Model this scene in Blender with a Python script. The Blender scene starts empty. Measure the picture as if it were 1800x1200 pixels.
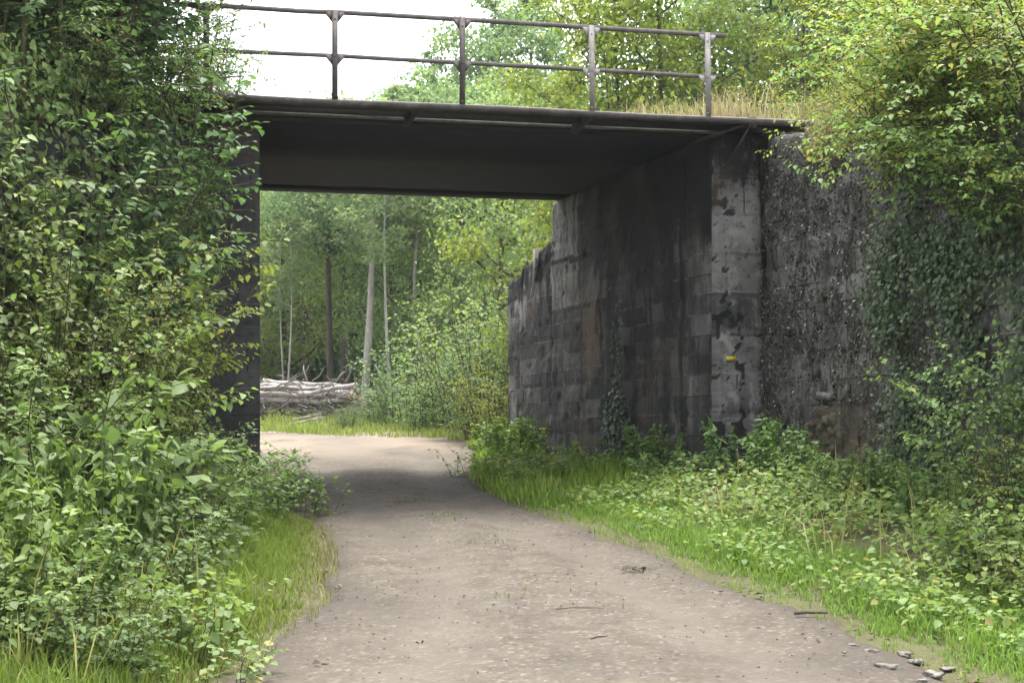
import bpy, math, random
import numpy as np
from mathutils import Vector, noise

random.seed(7)
RNG = np.random.default_rng(7)
SC = bpy.context.scene
COL = SC.collection
F = 2800.0            # focal length in photograph pixels (1800 wide)
EYE = 0.78            # eye height above the ground under the bridge
HOR = 753.0           # picture row of the horizon


def at(px, Y):
    return (px - 900.0) / F * Y


def zat(py, Y):
    return EYE + (HOR - py) * Y / F


# ------------------------------------------------------------------ plan of the place
U = np.array((1.0, 0.231)); U = U / np.linalg.norm(U)          # along the railway
D = np.array((-0.3, 1.0)); D = D / np.linalg.norm(D)           # through the opening
NR = np.array((-U[1], U[0]))                                   # square to the railway, away from us
R0 = np.array((2.3125, 18.5))                                  # near corner of the right abutment
SPAN = 5.19
L0 = R0 - SPAN * U
DEPTH = 5.92
SOFFIT = 4.2


def sstep(a, b, v):
    t = np.clip((v - a) / (b - a), 0, 1)
    return t * t * (3 - 2 * t)


GY = [-60, 0, 5, 8.5, 12, 15, 18, 24, 30, 36, 45, 60, 100, 200, 600]
GZ = [-2.5, -0.82, -0.72, -0.56, -0.33, -0.15, 0.0, 0.24, 0.47, 0.70, 1.08, 1.75, 3.4, 6.0, 10.0]


def gbase(y):
    return (np.interp(y - 1.2, GY, GZ) + np.interp(y, GY, GZ) + np.interp(y + 1.2, GY, GZ)) / 3


LY = [0, 6, 8.5, 10.5, 12.2, 14, 16, 18, 20, 23, 25.5, 27, 30, 34, 36, 80]
LX = [-1.7, -1.65, -1.52, -1.34, -1.44, -1.66, -1.98, -2.2, -2.7, -3.6, -4.6, -7.2, -9.5, -11.5, -12.0, -14]
RY = [0, 6, 8.5, 10, 12, 14.5, 16, 17.2, 18.5, 20.5, 24, 28, 31, 34, 80]
RX = [3.2, 2.8, 2.42, 2.08, 1.46, 0.86, 0.42, 0.0, -0.28, -0.55, -0.55, -0.55, -0.7, -1.2, -2]


def xl(y):
    return np.interp(y, LY, LX)


def xr(y):
    return np.interp(y, RY, RX)


WR = np.array((2.93, 18.35))      # where the right front wing wall starts
WRD = np.array((0.232, -1.0)); WRD = WRD / np.linalg.norm(WRD)
WL = np.array((-3.42, 17.05))
WLD = np.array((-0.20, -1.0)); WLD = WLD / np.linalg.norm(WLD)


def height(x, y):
    x = np.asarray(x, float); y = np.asarray(y, float)
    b = gbase(y)
    # gentle verges
    dl = xl(y) - x
    dr = x - xr(y)
    near = 1 - sstep(18, 26, y)
    b = b + near * (0.10 * sstep(0, 0.8, dl) + 0.55 * sstep(0.4, 3.0, dl)) * (1 - sstep(15, 17.5, y) * 0.5)
    b = b + near * (0.06 * sstep(0, 0.6, dr) + 0.25 * sstep(0.5, 3.0, dr))
    rx = x - R0[0]; ry = y - R0[1]
    t = rx * U[0] + ry * U[1]
    n = rx * NR[0] + ry * NR[1]
    top = 4.30
    emb = np.where(n < -0.2, top + (n + 0.2) * 0.27, np.where(n > 6.4, top - (n - 6.4) * 0.55, top))
    wl_x = WL[0] + (WL[1] - y) * 0.20
    wr_x = WR[0] + (WR[1] - y) * 0.232
    wl_x = WL[0] - (WL[1] - y) * 0.20
    infront = n < 0.2
    right = np.where(infront, x > wr_x + 0.30, t > 0.6 - 0.0 * n)
    left = np.where(infront, x < wl_x - 0.30, t < -SPAN - 0.6)
    # beyond the railway the cutting widens
    cut = np.where(n > 6.2, np.where(t > 0, t > 0.6 + 0.1 * (n - 6.2), t < -SPAN - 0.6 - 0.9 * (n - 6.2)), True)
    m = (right | left) & cut
    out = np.where(m, np.maximum(b, emb), b)
    return out


def hz(x, y):
    return float(height(x, y))


# ------------------------------------------------------------------ object helpers
def link(o):
    COL.objects.link(o)
    return o


def thing(name, label, cat, loc=(0, 0, 0), rotz=0.0, scale=(1, 1, 1), group=None):
    o = bpy.data.objects.new(name, None)
    link(o)
    o.empty_display_size = 0.2
    o.location = loc
    o.rotation_euler = (0, 0, rotz)
    o.scale = scale
    o['label'] = label
    o['category'] = cat
    if group:
        o['group'] = group
    return o


def tag(o, label, cat, group=None, kind=None):
    o['label'] = label
    o['category'] = cat
    if group:
        o['group'] = group
    if kind:
        o['kind'] = kind
    return o


def part(name, mesh, parent, color=None):
    o = bpy.data.objects.new(name, mesh)
    link(o)
    o.parent = parent
    if color is not None:
        o.color = (*color, 1)
    return o


def raw_mesh(name, verts, faces_flat, sizes, mat, tint=None, uv=None, smooth=False, stain=None):
    me = bpy.data.meshes.new(name)
    verts = np.asarray(verts, np.float32)
    faces_flat = np.asarray(faces_flat, np.int32)
    sizes = np.asarray(sizes, np.int32)
    me.vertices.add(len(verts))
    me.vertices.foreach_set('co', verts.ravel())
    me.loops.add(len(faces_flat))
    me.loops.foreach_set('vertex_index', faces_flat)
    me.polygons.add(len(sizes))
    starts = np.zeros(len(sizes), np.int32)
    starts[1:] = np.cumsum(sizes)[:-1]
    me.polygons.foreach_set('loop_start', starts)
    me.update(calc_edges=True)
    if tint is not None:
        a = me.attributes.new('tint', 'FLOAT', 'POINT')
        a.data.foreach_set('value', np.asarray(tint, np.float32))
    if uv is not None:
        a = me.attributes.new('wall_uv', 'FLOAT_VECTOR', 'POINT')
        a.data.foreach_set('vector', np.asarray(uv, np.float32).ravel())
    if stain is not None:
        a = me.attributes.new('stain', 'FLOAT_VECTOR', 'POINT')
        a.data.foreach_set('vector', np.asarray(stain, np.float32).ravel())
    if smooth:
        me.polygons.foreach_set('use_smooth', np.ones(len(sizes), bool))
    if mat:
        me.materials.append(mat)
    me.update()
    return me


class Geo:
    """collects boxes, tubes and loose faces into one mesh"""
    def __init__(self):
        self.v = []; self.f = []

    def box(self, o, ax, ay, az):
        """o corner, three edge vectors"""
        o, ax, ay, az = (np.asarray(q, float) for q in (o, ax, ay, az))
        b = len(self.v)
        for k in range(8):
            self.v.append(o + ax * (k & 1) + ay * ((k >> 1) & 1) + az * ((k >> 2) & 1))
        for q in ((0, 2, 3, 1), (4, 5, 7, 6), (0, 1, 5, 4), (2, 6, 7, 3), (0, 4, 6, 2), (1, 3, 7, 5)):
            self.f.append([b + i for i in q])

    def prism(self, pts, off):
        """flat outline pts (3d) pushed along off"""
        off = np.asarray(off, float)
        b = len(self.v); n = len(pts)
        for p in pts:
            self.v.append(np.asarray(p, float))
        for p in pts:
            self.v.append(np.asarray(p, float) + off)
        self.f.append([b + i for i in range(n)][::-1])
        self.f.append([b + n + i for i in range(n)])
        for i in range(n):
            j = (i + 1) % n
            self.f.append([b + i, b + j, b + n + j, b + n + i])

    def tube(self, pts, radii, sides=6, cap=True, wob=0.0):
        pts = np.asarray(pts, float)
        n = len(pts)
        if np.isscalar(radii):
            radii = [radii] * n
        b = len(self.v)
        tan = np.gradient(pts, axis=0)
        ref = np.array((0.31, 0.95, 0.05)) if abs(tan[0][2]) > abs(tan[0][1]) else np.array((0.1, 0.05, 1.0))
        for i in range(n):
            tdir = tan[i] / (np.linalg.norm(tan[i]) + 1e-9)
            a = np.cross(tdir, ref); a /= np.linalg.norm(a) + 1e-9
            c = np.cross(tdir, a)
            for k in range(sides):
                th = 2 * math.pi * k / sides
                r = radii[i] * (1 + wob * (random.random() - .5))
                self.v.append(pts[i] + r * (math.cos(th) * a + math.sin(th) * c))
        for i in range(n - 1):
            for k in range(sides):
                k2 = (k + 1) % sides
                self.f.append([b + i * sides + k, b + i * sides + k2, b + (i + 1) * sides + k2, b + (i + 1) * sides + k])
        if cap:
            self.f.append([b + k for k in range(sides)][::-1])
            self.f.append([b + (n - 1) * sides + k for k in range(sides)])

    def mesh(self, name, mat, smooth=False):
        flat = [i for q in self.f for i in q]
        return raw_mesh(name, self.v, flat, [len(q) for q in self.f], mat, smooth=smooth)


# ------------------------------------------------------------------ materials
def nmat(name):
    m = bpy.data.materials.new(name)
    m.use_nodes = True
    nt = m.node_tree
    nt.nodes.clear()
    return m, nt, nt.nodes, nt.links


def ramp(nodes, stops):
    r = nodes.new('ShaderNodeValToRGB')
    e = r.color_ramp.elements
    while len(e) > 1:
        e.remove(e[-1])
    e[0].position = stops[0][0]; e[0].color = (*stops[0][1], 1)
    for p, c in stops[1:]:
        k = e.new(p); k.color = (*c, 1)
    return r


def tex_noise(nodes, links, vec, scale, detail=5, rough=0.6, mapping=None):
    n = nodes.new('ShaderNodeTexNoise')
    n.inputs['Scale'].default_value = scale
    n.inputs['Detail'].default_value = detail
    n.inputs['Roughness'].default_value = rough
    if mapping is not None:
        mp = nodes.new('ShaderNodeMapping')
        mp.inputs['Scale'].default_value = mapping
        links.new(vec, mp.inputs['Vector'])
        links.new(mp.outputs[0], n.inputs['Vector'])
    else:
        links.new(vec, n.inputs['Vector'])
    return n.outputs['Fac']


def mixc(nodes, links, fac, a, b, mode='MIX'):
    m = nodes.new('ShaderNodeMix')
    m.data_type = 'RGBA'
    m.blend_type = mode
    for sock, v in ((m.inputs[0], fac), (m.inputs[6], a), (m.inputs[7], b)):
        if isinstance(v, (int, float)):
            sock.default_value = v
        elif isinstance(v, tuple):
            sock.default_value = (*v, 1)
        else:
            links.new(v, sock)
    return m.outputs[2]


def mathn(nodes, links, op, a, b=None, c=None, clamp=False):
    m = nodes.new('ShaderNodeMath'); m.operation = op; m.use_clamp = clamp
    for i, v in enumerate((a, b, c)):
        if v is None:
            continue
        if isinstance(v, (int, float)):
            m.inputs[i].default_value = v
        else:
            links.new(v, m.inputs[i])
    return m.outputs[0]


def maprange(nodes, links, v, a, b, c=0.0, d=1.0):
    m = nodes.new('ShaderNodeMapRange')
    links.new(v, m.inputs[0])
    for i, q in enumerate((a, b, c, d)):
        m.inputs[i + 1].default_value = q
    return m.outputs[0]


def finish(nt, nodes, links, color, rough=0.8, bump=None, strength=0.3, dist=0.01, spec=0.3):
    p = nodes.new('ShaderNodeBsdfPrincipled')
    o = nodes.new('ShaderNodeOutputMaterial')
    if isinstance(color, tuple):
        p.inputs['Base Color'].default_value = (*color, 1)
    else:
        links.new(color, p.inputs['Base Color'])
    if isinstance(rough, (int, float)):
        p.inputs['Roughness'].default_value = rough
    else:
        links.new(rough, p.inputs['Roughness'])
    p.inputs['Specular IOR Level'].default_value = spec
    if bump is not None:
        b = nodes.new('ShaderNodeBump')
        b.inputs['Strength'].default_value = strength
        b.inputs['Distance'].default_value = dist
        links.new(bump, b.inputs['Height'])
        links.new(b.outputs[0], p.inputs['Normal'])
    links.new(p.outputs[0], o.inputs[0])
    return p


def leaf_mat(name, stops, rough=0.55, trans=0.42, spec=0.3):
    m, nt, N, L = nmat(name)
    a = N.new('ShaderNodeAttribute'); a.attribute_name = 'tint'
    r = ramp(N, stops)
    L.new(a.outputs['Fac'], r.inputs[0])
    oi = N.new('ShaderNodeObjectInfo')
    col = mixc(N, L, 1.0, r.outputs[0], oi.outputs['Color'], 'MULTIPLY')
    p = N.new('ShaderNodeBsdfPrincipled')
    p.inputs['Roughness'].default_value = rough
    p.inputs['Specular IOR Level'].default_value = spec
    L.new(col, p.inputs['Base Color'])
    t = N.new('ShaderNodeBsdfTranslucent')
    warm = mixc(N, L, 1.0, col, (1.12, 1.15, 0.8), 'MULTIPLY')
    L.new(warm, t.inputs['Color'])
    mx = N.new('ShaderNodeMixShader')
    mx.inputs[0].default_value = trans
    L.new(p.outputs[0], mx.inputs[1]); L.new(t.outputs[0], mx.inputs[2])
    o = N.new('ShaderNodeOutputMaterial')
    L.new(mx.outputs[0], o.inputs[0])
    return m


def pos(N):
    return N.new('ShaderNodeNewGeometry').outputs['Position']


M = {}
M['leaf'] = leaf_mat('leaf_green', [(0, (.066, .096, .034)), (.45, (.122, .178, .062)), (.8, (.195, .245, .095)), (.95, (.25, .27, .10)), (1, (.28, .22, .09))])
M['leaf_dark'] = leaf_mat('leaf_dark_green', [(0, (.044, .074, .034)), (.5, (.092, .146, .058)), (1, (.155, .212, .085))])
M['leaf_yellow'] = leaf_mat('leaf_yellow_green', [(0, (.120, .150, .030)), (.5, (.215, .240, .048)), (.85, (.30, .30, .07)), (1, (.38, .30, .08))], trans=.45)
M['leaf_far'] = leaf_mat('leaf_wood', [(0, (.105, .150, .082)), (.5, (.165, .228, .118)), (.9, (.22, .27, .135)), (1, (.28, .25, .12))], rough=.7, trans=.45)
M['ivy_leaf'] = leaf_mat('leaf_ivy', [(0, (.032, .054, .026)), (.6, (.075, .116, .054)), (1, (.150, .200, .092))], rough=.5, trans=.2, spec=.3)
M['ivy_dry'] = leaf_mat('leaf_dry_ivy', [(0, (.026, .025, .020)), (.50, (.050, .048, .038)), (.75, (.13, .125, .10)), (1, (.32, .31, .28))], rough=.8, trans=.1, spec=.1)
M['grass'] = leaf_mat('grass_blade', [(0, (.085, .130, .024)), (.5, (.150, .215, .040)), (.85, (.22, .260, .065)), (1, (.34, .30, .16))], rough=.65, trans=.4, spec=.15)
M['straw'] = leaf_mat('straw_blade', [(0, (.20, .18, .08)), (.4, (.34, .29, .17)), (.8, (.47, .41, .28)), (1, (.36, .22, .16))], rough=.8, trans=.3, spec=.1)
M['dead_leaf'] = leaf_mat('dead_leaf', [(0, (.038, .029, .022)), (.6, (.085, .062, .044)), (1, (.19, .14, .10))], rough=.8, trans=.1, spec=.1)


def make_bark(name, c1, c2, sc=6):
    m, nt, N, L = nmat(name)
    v = N.new('ShaderNodeTexCoord').outputs['Object']
    a = tex_noise(N, L, v, sc, 6, .7, (1, 1, .25))
    b = tex_noise(N, L, v, sc * 5, 4, .7, (1, 1, .35))
    r = ramp(N, [(.32, c1), (.68, c2)])
    L.new(a, r.inputs[0])
    col = mixc(N, L, maprange(N, L, b, .35, .65, 0, .6), r.outputs[0], c1)
    finish(nt, N, L, col, .9, b, .6, .02, .2)
    return m


M['bark'] = make_bark('bark_brown', (.055, .045, .036), (.14, .12, .10))
M['bark_pale'] = make_bark('bark_pale', (.20, .18, .16), (.46, .43, .40), 3)
M['stem'] = make_bark('stem_brown', (.045, .045, .025), (.11, .10, .055), 12)
M['log'] = make_bark('log_pale', (.24, .215, .20), (.52, .48, .45), 4)
M['brush'] = make_bark('brush_bark', (.07, .058, .05), (.30, .27, .245), 5)
M['log_brown'] = make_bark('log_brown', (.10, .07, .05), (.26, .18, .13), 4)


def simple_noise_mat(name, c1, c2, scale, rough=.8, bs=.3, bd=.005, lo=.35, hi=.65):
    m, nt, N, L = nmat(name)
    v = pos(N)
    a = tex_noise(N, L, v, scale, 6, .65)
    r = ramp(N, [(lo, c1), (hi, c2)])
    L.new(a, r.inputs[0])
    finish(nt, N, L, r.outputs[0], rough, a, bs, bd)
    return m


M['cut'] = simple_noise_mat('cut_wood', (.38, .28, .17), (.58, .46, .30), 30)
M['stone'] = simple_noise_mat('pale_stone', (.09, .083, .075), (.22, .205, .185), 14, .9, .6, .01)
M['pebble'] = simple_noise_mat('pebble', (.085, .075, .064), (.20, .18, .16), 20, .9, .4, .005)
M['ledge'] = simple_noise_mat('ledge_stone', (.045, .044, .040), (.20, .195, .185), 9, .9, .7, .01)
M['paint'] = simple_noise_mat('yellow_paint', (.50, .38, .03), (.72, .56, .05), 60, .7)
M['brick'] = simple_noise_mat('exposed_rubble', (.034, .032, .022), (.135, .108, .076), 7, .95, .9, .03)


def make_soil():
    m, nt, N, L = nmat('soil')
    v = pos(N)
    a = tex_noise(N, L, v, 1.3, 6, .65)
    b = tex_noise(N, L, v, 22, 5, .7)
    r = ramp(N, [(.3, (.040, .034, .022)), (.5, (.075, .078, .034)), (.7, (.085, .10, .036))])
    L.new(a, r.inputs[0])
    col = mixc(N, L, maprange(N, L, b, .4, .7, 0, .7), r.outputs[0], (.11, .09, .06))
    finish(nt, N, L, col, .95, b, .8, .03, .15)
    return m


def make_track():
    m, nt, N, L = nmat('gravel_track')
    v = pos(N)
    big = tex_noise(N, L, v, .45, 4, .6)
    damp = tex_noise(N, L, v, .8, 5, .62, (1, .45, 1))
    mid = tex_noise(N, L, v, 3.2, 6, .7)
    fine = tex_noise(N, L, v, 42, 4, .75)
    r = ramp(N, [(.30, (.050, .041, .031)), (.5, (.090, .074, .057)), (.70, (.126, .108, .086))])
    L.new(mid, r.inputs[0])
    col = mixc(N, L, maprange(N, L, big, .35, .65, 0, .55), r.outputs[0], (.084, .071, .057))
    vo = N.new('ShaderNodeTexVoronoi'); vo.inputs['Scale'].default_value = 34
    L.new(v, vo.inputs['Vector'])
    sepv = N.new('ShaderNodeSeparateColor'); L.new(vo.outputs['Color'], sepv.inputs[0])
    pebble = maprange(N, L, sepv.outputs[0], .55, .95, 0, .70)
    pale = maprange(N, L, sepv.outputs[1], 0, 1, 0, 1)
    pc = ramp(N, [(0, (.038, .033, .027)), (.5, (.115, .101, .085)), (1, (.21, .192, .170))])
    L.new(pale, pc.inputs[0])
    col = mixc(N, L, pebble, col, pc.outputs[0])
    col = mixc(N, L, maprange(N, L, fine, .50, .72, 0, .65), col, (.040, .033, .028))
    # far part: paler and warmer
    sx = N.new('ShaderNodeSeparateXYZ'); L.new(v, sx.inputs[0])
    w = mathn(N, L, 'ADD', sx.outputs[1], mathn(N, L, 'MULTIPLY', big, 6))
    col = mixc(N, L, maprange(N, L, w, 27.0, 31.5, 0, .8), col, (.20, .158, .118))
    # green film of moss in the middle
    gn = tex_noise(N, L, v, 1.1, 6, .7)
    col = mixc(N, L, maprange(N, L, gn, .60, .78, 0, .45), col, (.075, .082, .048))
    au = N.new('ShaderNodeAttribute'); au.attribute_name = 'wall_uv'
    us = N.new('ShaderNodeSeparateXYZ'); L.new(au.outputs['Vector'], us.inputs[0])
    uw = mathn(N, L, 'ADD', us.outputs[0], mathn(N, L, 'MULTIPLY', mathn(N, L, 'SUBTRACT', big, .5), .25))
    rut = mathn(N, L, 'ABSOLUTE', mathn(N, L, 'SUBTRACT', mathn(N, L, 'ABSOLUTE', mathn(N, L, 'SUBTRACT', uw, .5)), .22))
    col = mixc(N, L, maprange(N, L, rut, .11, .02, 0, .55), col, (.112, .097, .080))
    rim = mathn(N, L, 'ABSOLUTE', mathn(N, L, 'SUBTRACT', us.outputs[0], .5))
    rimn = mathn(N, L, 'ADD', rim, mathn(N, L, 'MULTIPLY', mathn(N, L, 'SUBTRACT', mid, .5), .22))
    col = mixc(N, L, maprange(N, L, rimn, .36, .49, 0, .8), col, (.046, .038, .030))
    col = mixc(N, L, maprange(N, L, damp, .50, .68, 0, .6), col, (.050, .043, .036))
    hgt = mathn(N, L, 'ADD', mathn(N, L, 'MULTIPLY', vo.outputs['Distance'], -.6), fine)
    finish(nt, N, L, col, .92, hgt, .7, .012, .2)
    return m


def make_wall(name, dark, mid, light, streak=0.7, darken=0.0, lichen=0.3, efflo=.4, course=.235, spots=.7, bst=1.0):
    """old board-marked concrete: course lines, vertical streaks, white bloom along the joints, lichen spots"""
    m, nt, N, L = nmat(name)
    at_ = N.new('ShaderNodeAttribute'); at_.attribute_name = 'wall_uv'
    v = at_.outputs['Vector']
    sx = N.new('ShaderNodeSeparateXYZ'); L.new(v, sx.inputs[0])
    a = tex_noise(N, L, v, 1.3, 7, .68)
    st = tex_noise(N, L, v, 2.2, 5, .65, (1.6, .10, 1))
    st2 = tex_noise(N, L, v, 7, 4, .6, (1.5, .07, 1))
    sp = tex_noise(N, L, v, 11, 6, .78)
    grain = tex_noise(N, L, v, 70, 3, .7)
    r = ramp(N, [(.34, dark), (.50, mid), (.68, light)])
    L.new(a, r.inputs[0])
    col = r.outputs[0]
    col = mixc(N, L, mathn(N, L, 'MULTIPLY', maprange(N, L, st, .40, .62, 0, 1), streak), col, dark)
    col = mixc(N, L, mathn(N, L, 'MULTIPLY', maprange(N, L, st2, .55, .72, 0, 1), .45 * streak), col, light)
    bd_ = tex_noise(N, L, v, .8, 4, .55, (1.5, .09, 1))
    col = mixc(N, L, mathn(N, L, 'MULTIPLY', maprange(N, L, bd_, .46, .58, 0, .8), streak), col, dark)
    pt = tex_noise(N, L, v, 3.4, 6, .7)
    col = mixc(N, L, maprange(N, L, pt, .58, .66, 0, lichen), col, light)
    # joints
    wob = mathn(N, L, 'MULTIPLY', mathn(N, L, 'SUBTRACT', a, .5), .05)
    zz = mathn(N, L, 'ADD', sx.outputs[1], wob)
    fr = mathn(N, L, 'FRACT', mathn(N, L, 'DIVIDE', zz, course))
    j = mathn(N, L, 'LESS_THAN', fr, mathn(N, L, 'MULTIPLY', st2, .11))
    en = tex_noise(N, L, v, 3.0, 4, .6, (.7, 1, 1))
    col = mixc(N, L, mathn(N, L, 'MULTIPLY', j, maprange(N, L, en, .47, .66, 0, efflo)), col, (.34, .34, .33))
    j2 = mathn(N, L, 'GREATER_THAN', fr, mathn(N, L, 'SUBTRACT', 1.0, mathn(N, L, 'MULTIPLY', st2, .16)))
    col = mixc(N, L, mathn(N, L, 'MULTIPLY', j2, maprange(N, L, en, .62, .42, 0, .8)), col, (.02, .019, .018))
    # course to course change of tone
    fl = mathn(N, L, 'FLOOR', mathn(N, L, 'DIVIDE', zz, course))
    wn = N.new('ShaderNodeTexWhiteNoise'); wn.noise_dimensions = '2D'
    bx = mathn(N, L, 'ADD', mathn(N, L, 'DIVIDE', sx.outputs[0], .9), mathn(N, L, 'FRACT', mathn(N, L, 'MULTIPLY', fl, .37)))
    cb = N.new('ShaderNodeCombineXYZ'); L.new(mathn(N, L, 'FLOOR', bx), cb.inputs[0]); L.new(fl, cb.inputs[1])
    L.new(cb.outputs[0], wn.inputs['Vector'])
    col = mixc(N, L, maprange(N, L, wn.outputs['Value'], .55, 1, 0, .55), col, (.022, .021, .021))
    col = mixc(N, L, maprange(N, L, wn.outputs['Value'], .40, 0, 0, .38), col, light)
    vj = mathn(N, L, 'LESS_THAN', mathn(N, L, 'FRACT', bx), .022)
    col = mixc(N, L, mathn(N, L, 'MULTIPLY', vj, maprange(N, L, a, .40, .55, 0, .8)), col, (.014, .013, .013))
    # lichen and black spots
    col = mixc(N, L, maprange(N, L, sp, .60, .70, 0, lichen), col, (.30, .31, .28))
    col = mixc(N, L, maprange(N, L, sp, .46, .36, 0, spots), col, (.014, .014, .013))
    # water, rust and sooty run-down stains; inside also a painted shadow line, darker top
    sa = N.new('ShaderNodeAttribute'); sa.attribute_name = 'stain'
    ss = N.new('ShaderNodeSeparateXYZ'); L.new(sa.outputs['Vector'], ss.inputs[0])
    fz = tex_noise(N, L, v, 9, 8, .8, (1, .45, 1))
    def crisp(o_, lo, hi, top):
        q_ = mathn(N, L, 'ADD', o_, mathn(N, L, 'MULTIPLY', mathn(N, L, 'SUBTRACT', fz, .5), 1.9))
        return maprange(N, L, q_, lo, hi, 0, top)
    col = mixc(N, L, crisp(ss.outputs[1], .22, .75, .85), col, (.17, .118, .080))
    col = mixc(N, L, crisp(ss.outputs[2], .25, .62, .85), col, (.30, .285, .27))
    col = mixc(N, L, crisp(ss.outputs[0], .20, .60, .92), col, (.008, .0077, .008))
    # rust brown zones
    br = tex_noise(N, L, v, .9, 3, .5)
    col = mixc(N, L, maprange(N, L, br, .55, .72, 0, .45), col, (.11, .080, .055))
    if darken:
        col = mixc(N, L, darken, col, (.020, .020, .022))
    hgt = mathn(N, L, 'ADD', mathn(N, L, 'MULTIPLY', sp, .8), mathn(N, L, 'MULTIPLY', grain, .35))
    finish(nt, N, L, col, .88, hgt, bst, .022, .25)
    return m


def make_steel(name, c1, c2, c3):
    m, nt, N, L = nmat(name)
    v = pos(N)
    a = tex_noise(N, L, v, 6, 6, .7)
    b = tex_noise(N, L, v, 40, 4, .7)
    r = ramp(N, [(.3, c1), (.52, c2), (.72, c3)])
    L.new(a, r.inputs[0])
    col = mixc(N, L, maprange(N, L, b, .55, .7, 0, .6), r.outputs[0], c3)
    finish(nt, N, L, col, .65, b, .4, .004, .4)
    return m


M['soil'] = make_soil()
M['track'] = make_track()
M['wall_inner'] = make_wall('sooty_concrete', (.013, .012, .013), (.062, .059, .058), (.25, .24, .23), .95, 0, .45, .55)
M['wall_front'] = make_wall('grey_lichen_concrete', (.050, .049, .047), (.135, .132, .127), (.27, .265, .25), .40, 0, .7, .15, .47, .9)
M['wall_wing'] = make_wall('stained_concrete', (.045, .043, .041), (.145, .140, .132), (.30, .295, .28), .4, 0, .8, .6, .26, .6, .5)
M['wall_left'] = make_wall('dark_concrete', (.026, .026, .027), (.052, .051, .052), (.085, .083, .082), .5, .15, .05, .15)  # left-hand walls: darker concrete than the right-hand ones
M['soffit'] = simple_noise_mat('dark_soffit', (.010, .010, .013), (.016, .016, .020), 3, .9, .08, .004)  # near-black, slightly bluish underside
M['steel'] = make_steel('weathered_steel', (.040, .030, .028), (.075, .062, .058), (.135, .118, .112))
M['steel_pale'] = make_steel('pale_steel', (.12, .105, .10), (.23, .21, .205), (.33, .31, .305))
M['steel_dark'] = make_steel('dark_steel', (.014, .013, .013), (.028, .025, .025), (.055, .050, .050))

# ------------------------------------------------------------------ leaves
OVATE_V = np.array([(0, 0, 0), (.28, .48, .05), (.64, .36, .02), (1, 0, -.14), (.64, -.36, .02), (.28, -.48, .05), (.28, 0, -.03), (.64, 0, -.06)])
OVATE_F = [(0, 6, 1), (0, 5, 6), (6, 7, 2, 1), (5, 4, 7, 6), (7, 3, 2), (4, 3, 7)]
DIA_V = np.array([(0, 0, 0), (.5, .5, .06), (1, 0, -.08), (.5, -.5, .06)])
DIA_F = [(0, 3, 2, 1)]
KITE_V = np.array([(0, 0, 0), (.38, .5, .08), (1, 0, -.15), (.38, -.5, .08), (.4, 0, -.02)])
KITE_F = [(0, 4, 1), (0, 3, 4), (4, 2, 1), (4, 3, 2)]
TPL = {'ovate': (OVATE_V, OVATE_F), 'dia': (DIA_V, DIA_F), 'kite': (KITE_V, KITE_F)}


class Leaves:
    def __init__(self, tpl='ovate', ratio=.75):
        self.tpl = tpl; self.ratio = ratio
        self.p = []; self.d = []; self.n = []; self.s = []; self.t = []

    def add(self, p, d, n, s, t):
        self.p.append(p); self.d.append(d); self.n.append(n); self.s.append(s); self.t.append(t)

    def extend(self, p, d, n, s, t):
        self.p.extend(p); self.d.extend(d); self.n.extend(n); self.s.extend(s); self.t.extend(t)

    def mesh(self, name, mat):
        p = np.array(self.p, float).reshape(-1, 3); d = np.array(self.d, float).reshape(-1, 3)
        n = np.array(self.n, float).reshape(-1, 3)
        s = np.array(self.s, float).reshape(-1, 1, 1); t = np.array(self.t, float)
        d = d / (np.linalg.norm(d, axis=1, keepdims=True) + 1e-9)
        n = n - d * np.sum(n * d, axis=1, keepdims=True)
        n = n / (np.linalg.norm(n, axis=1, keepdims=True) + 1e-9)
        w = np.cross(n, d)
        V, Fc = TPL[self.tpl]
        k = len(V)
        vv = p[:, None, :] + s * (V[None, :, 0:1] * d[:, None, :] + self.ratio * V[None, :, 1:2] * w[:, None, :] + V[None, :, 2:3] * n[:, None, :])
        N = len(p)
        base = (np.arange(N) * k)[:, None]
        fl = np.array([i for q in Fc for i in q])
        flat = (base + fl[None, :]).ravel()
        sizes = np.tile([len(q) for q in Fc], N)
        return raw_mesh(name, vv.reshape(-1, 3), flat, sizes, mat, np.repeat(t, k))


def rv(s=1.0):
    return RNG.normal(0, s, 3)


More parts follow.
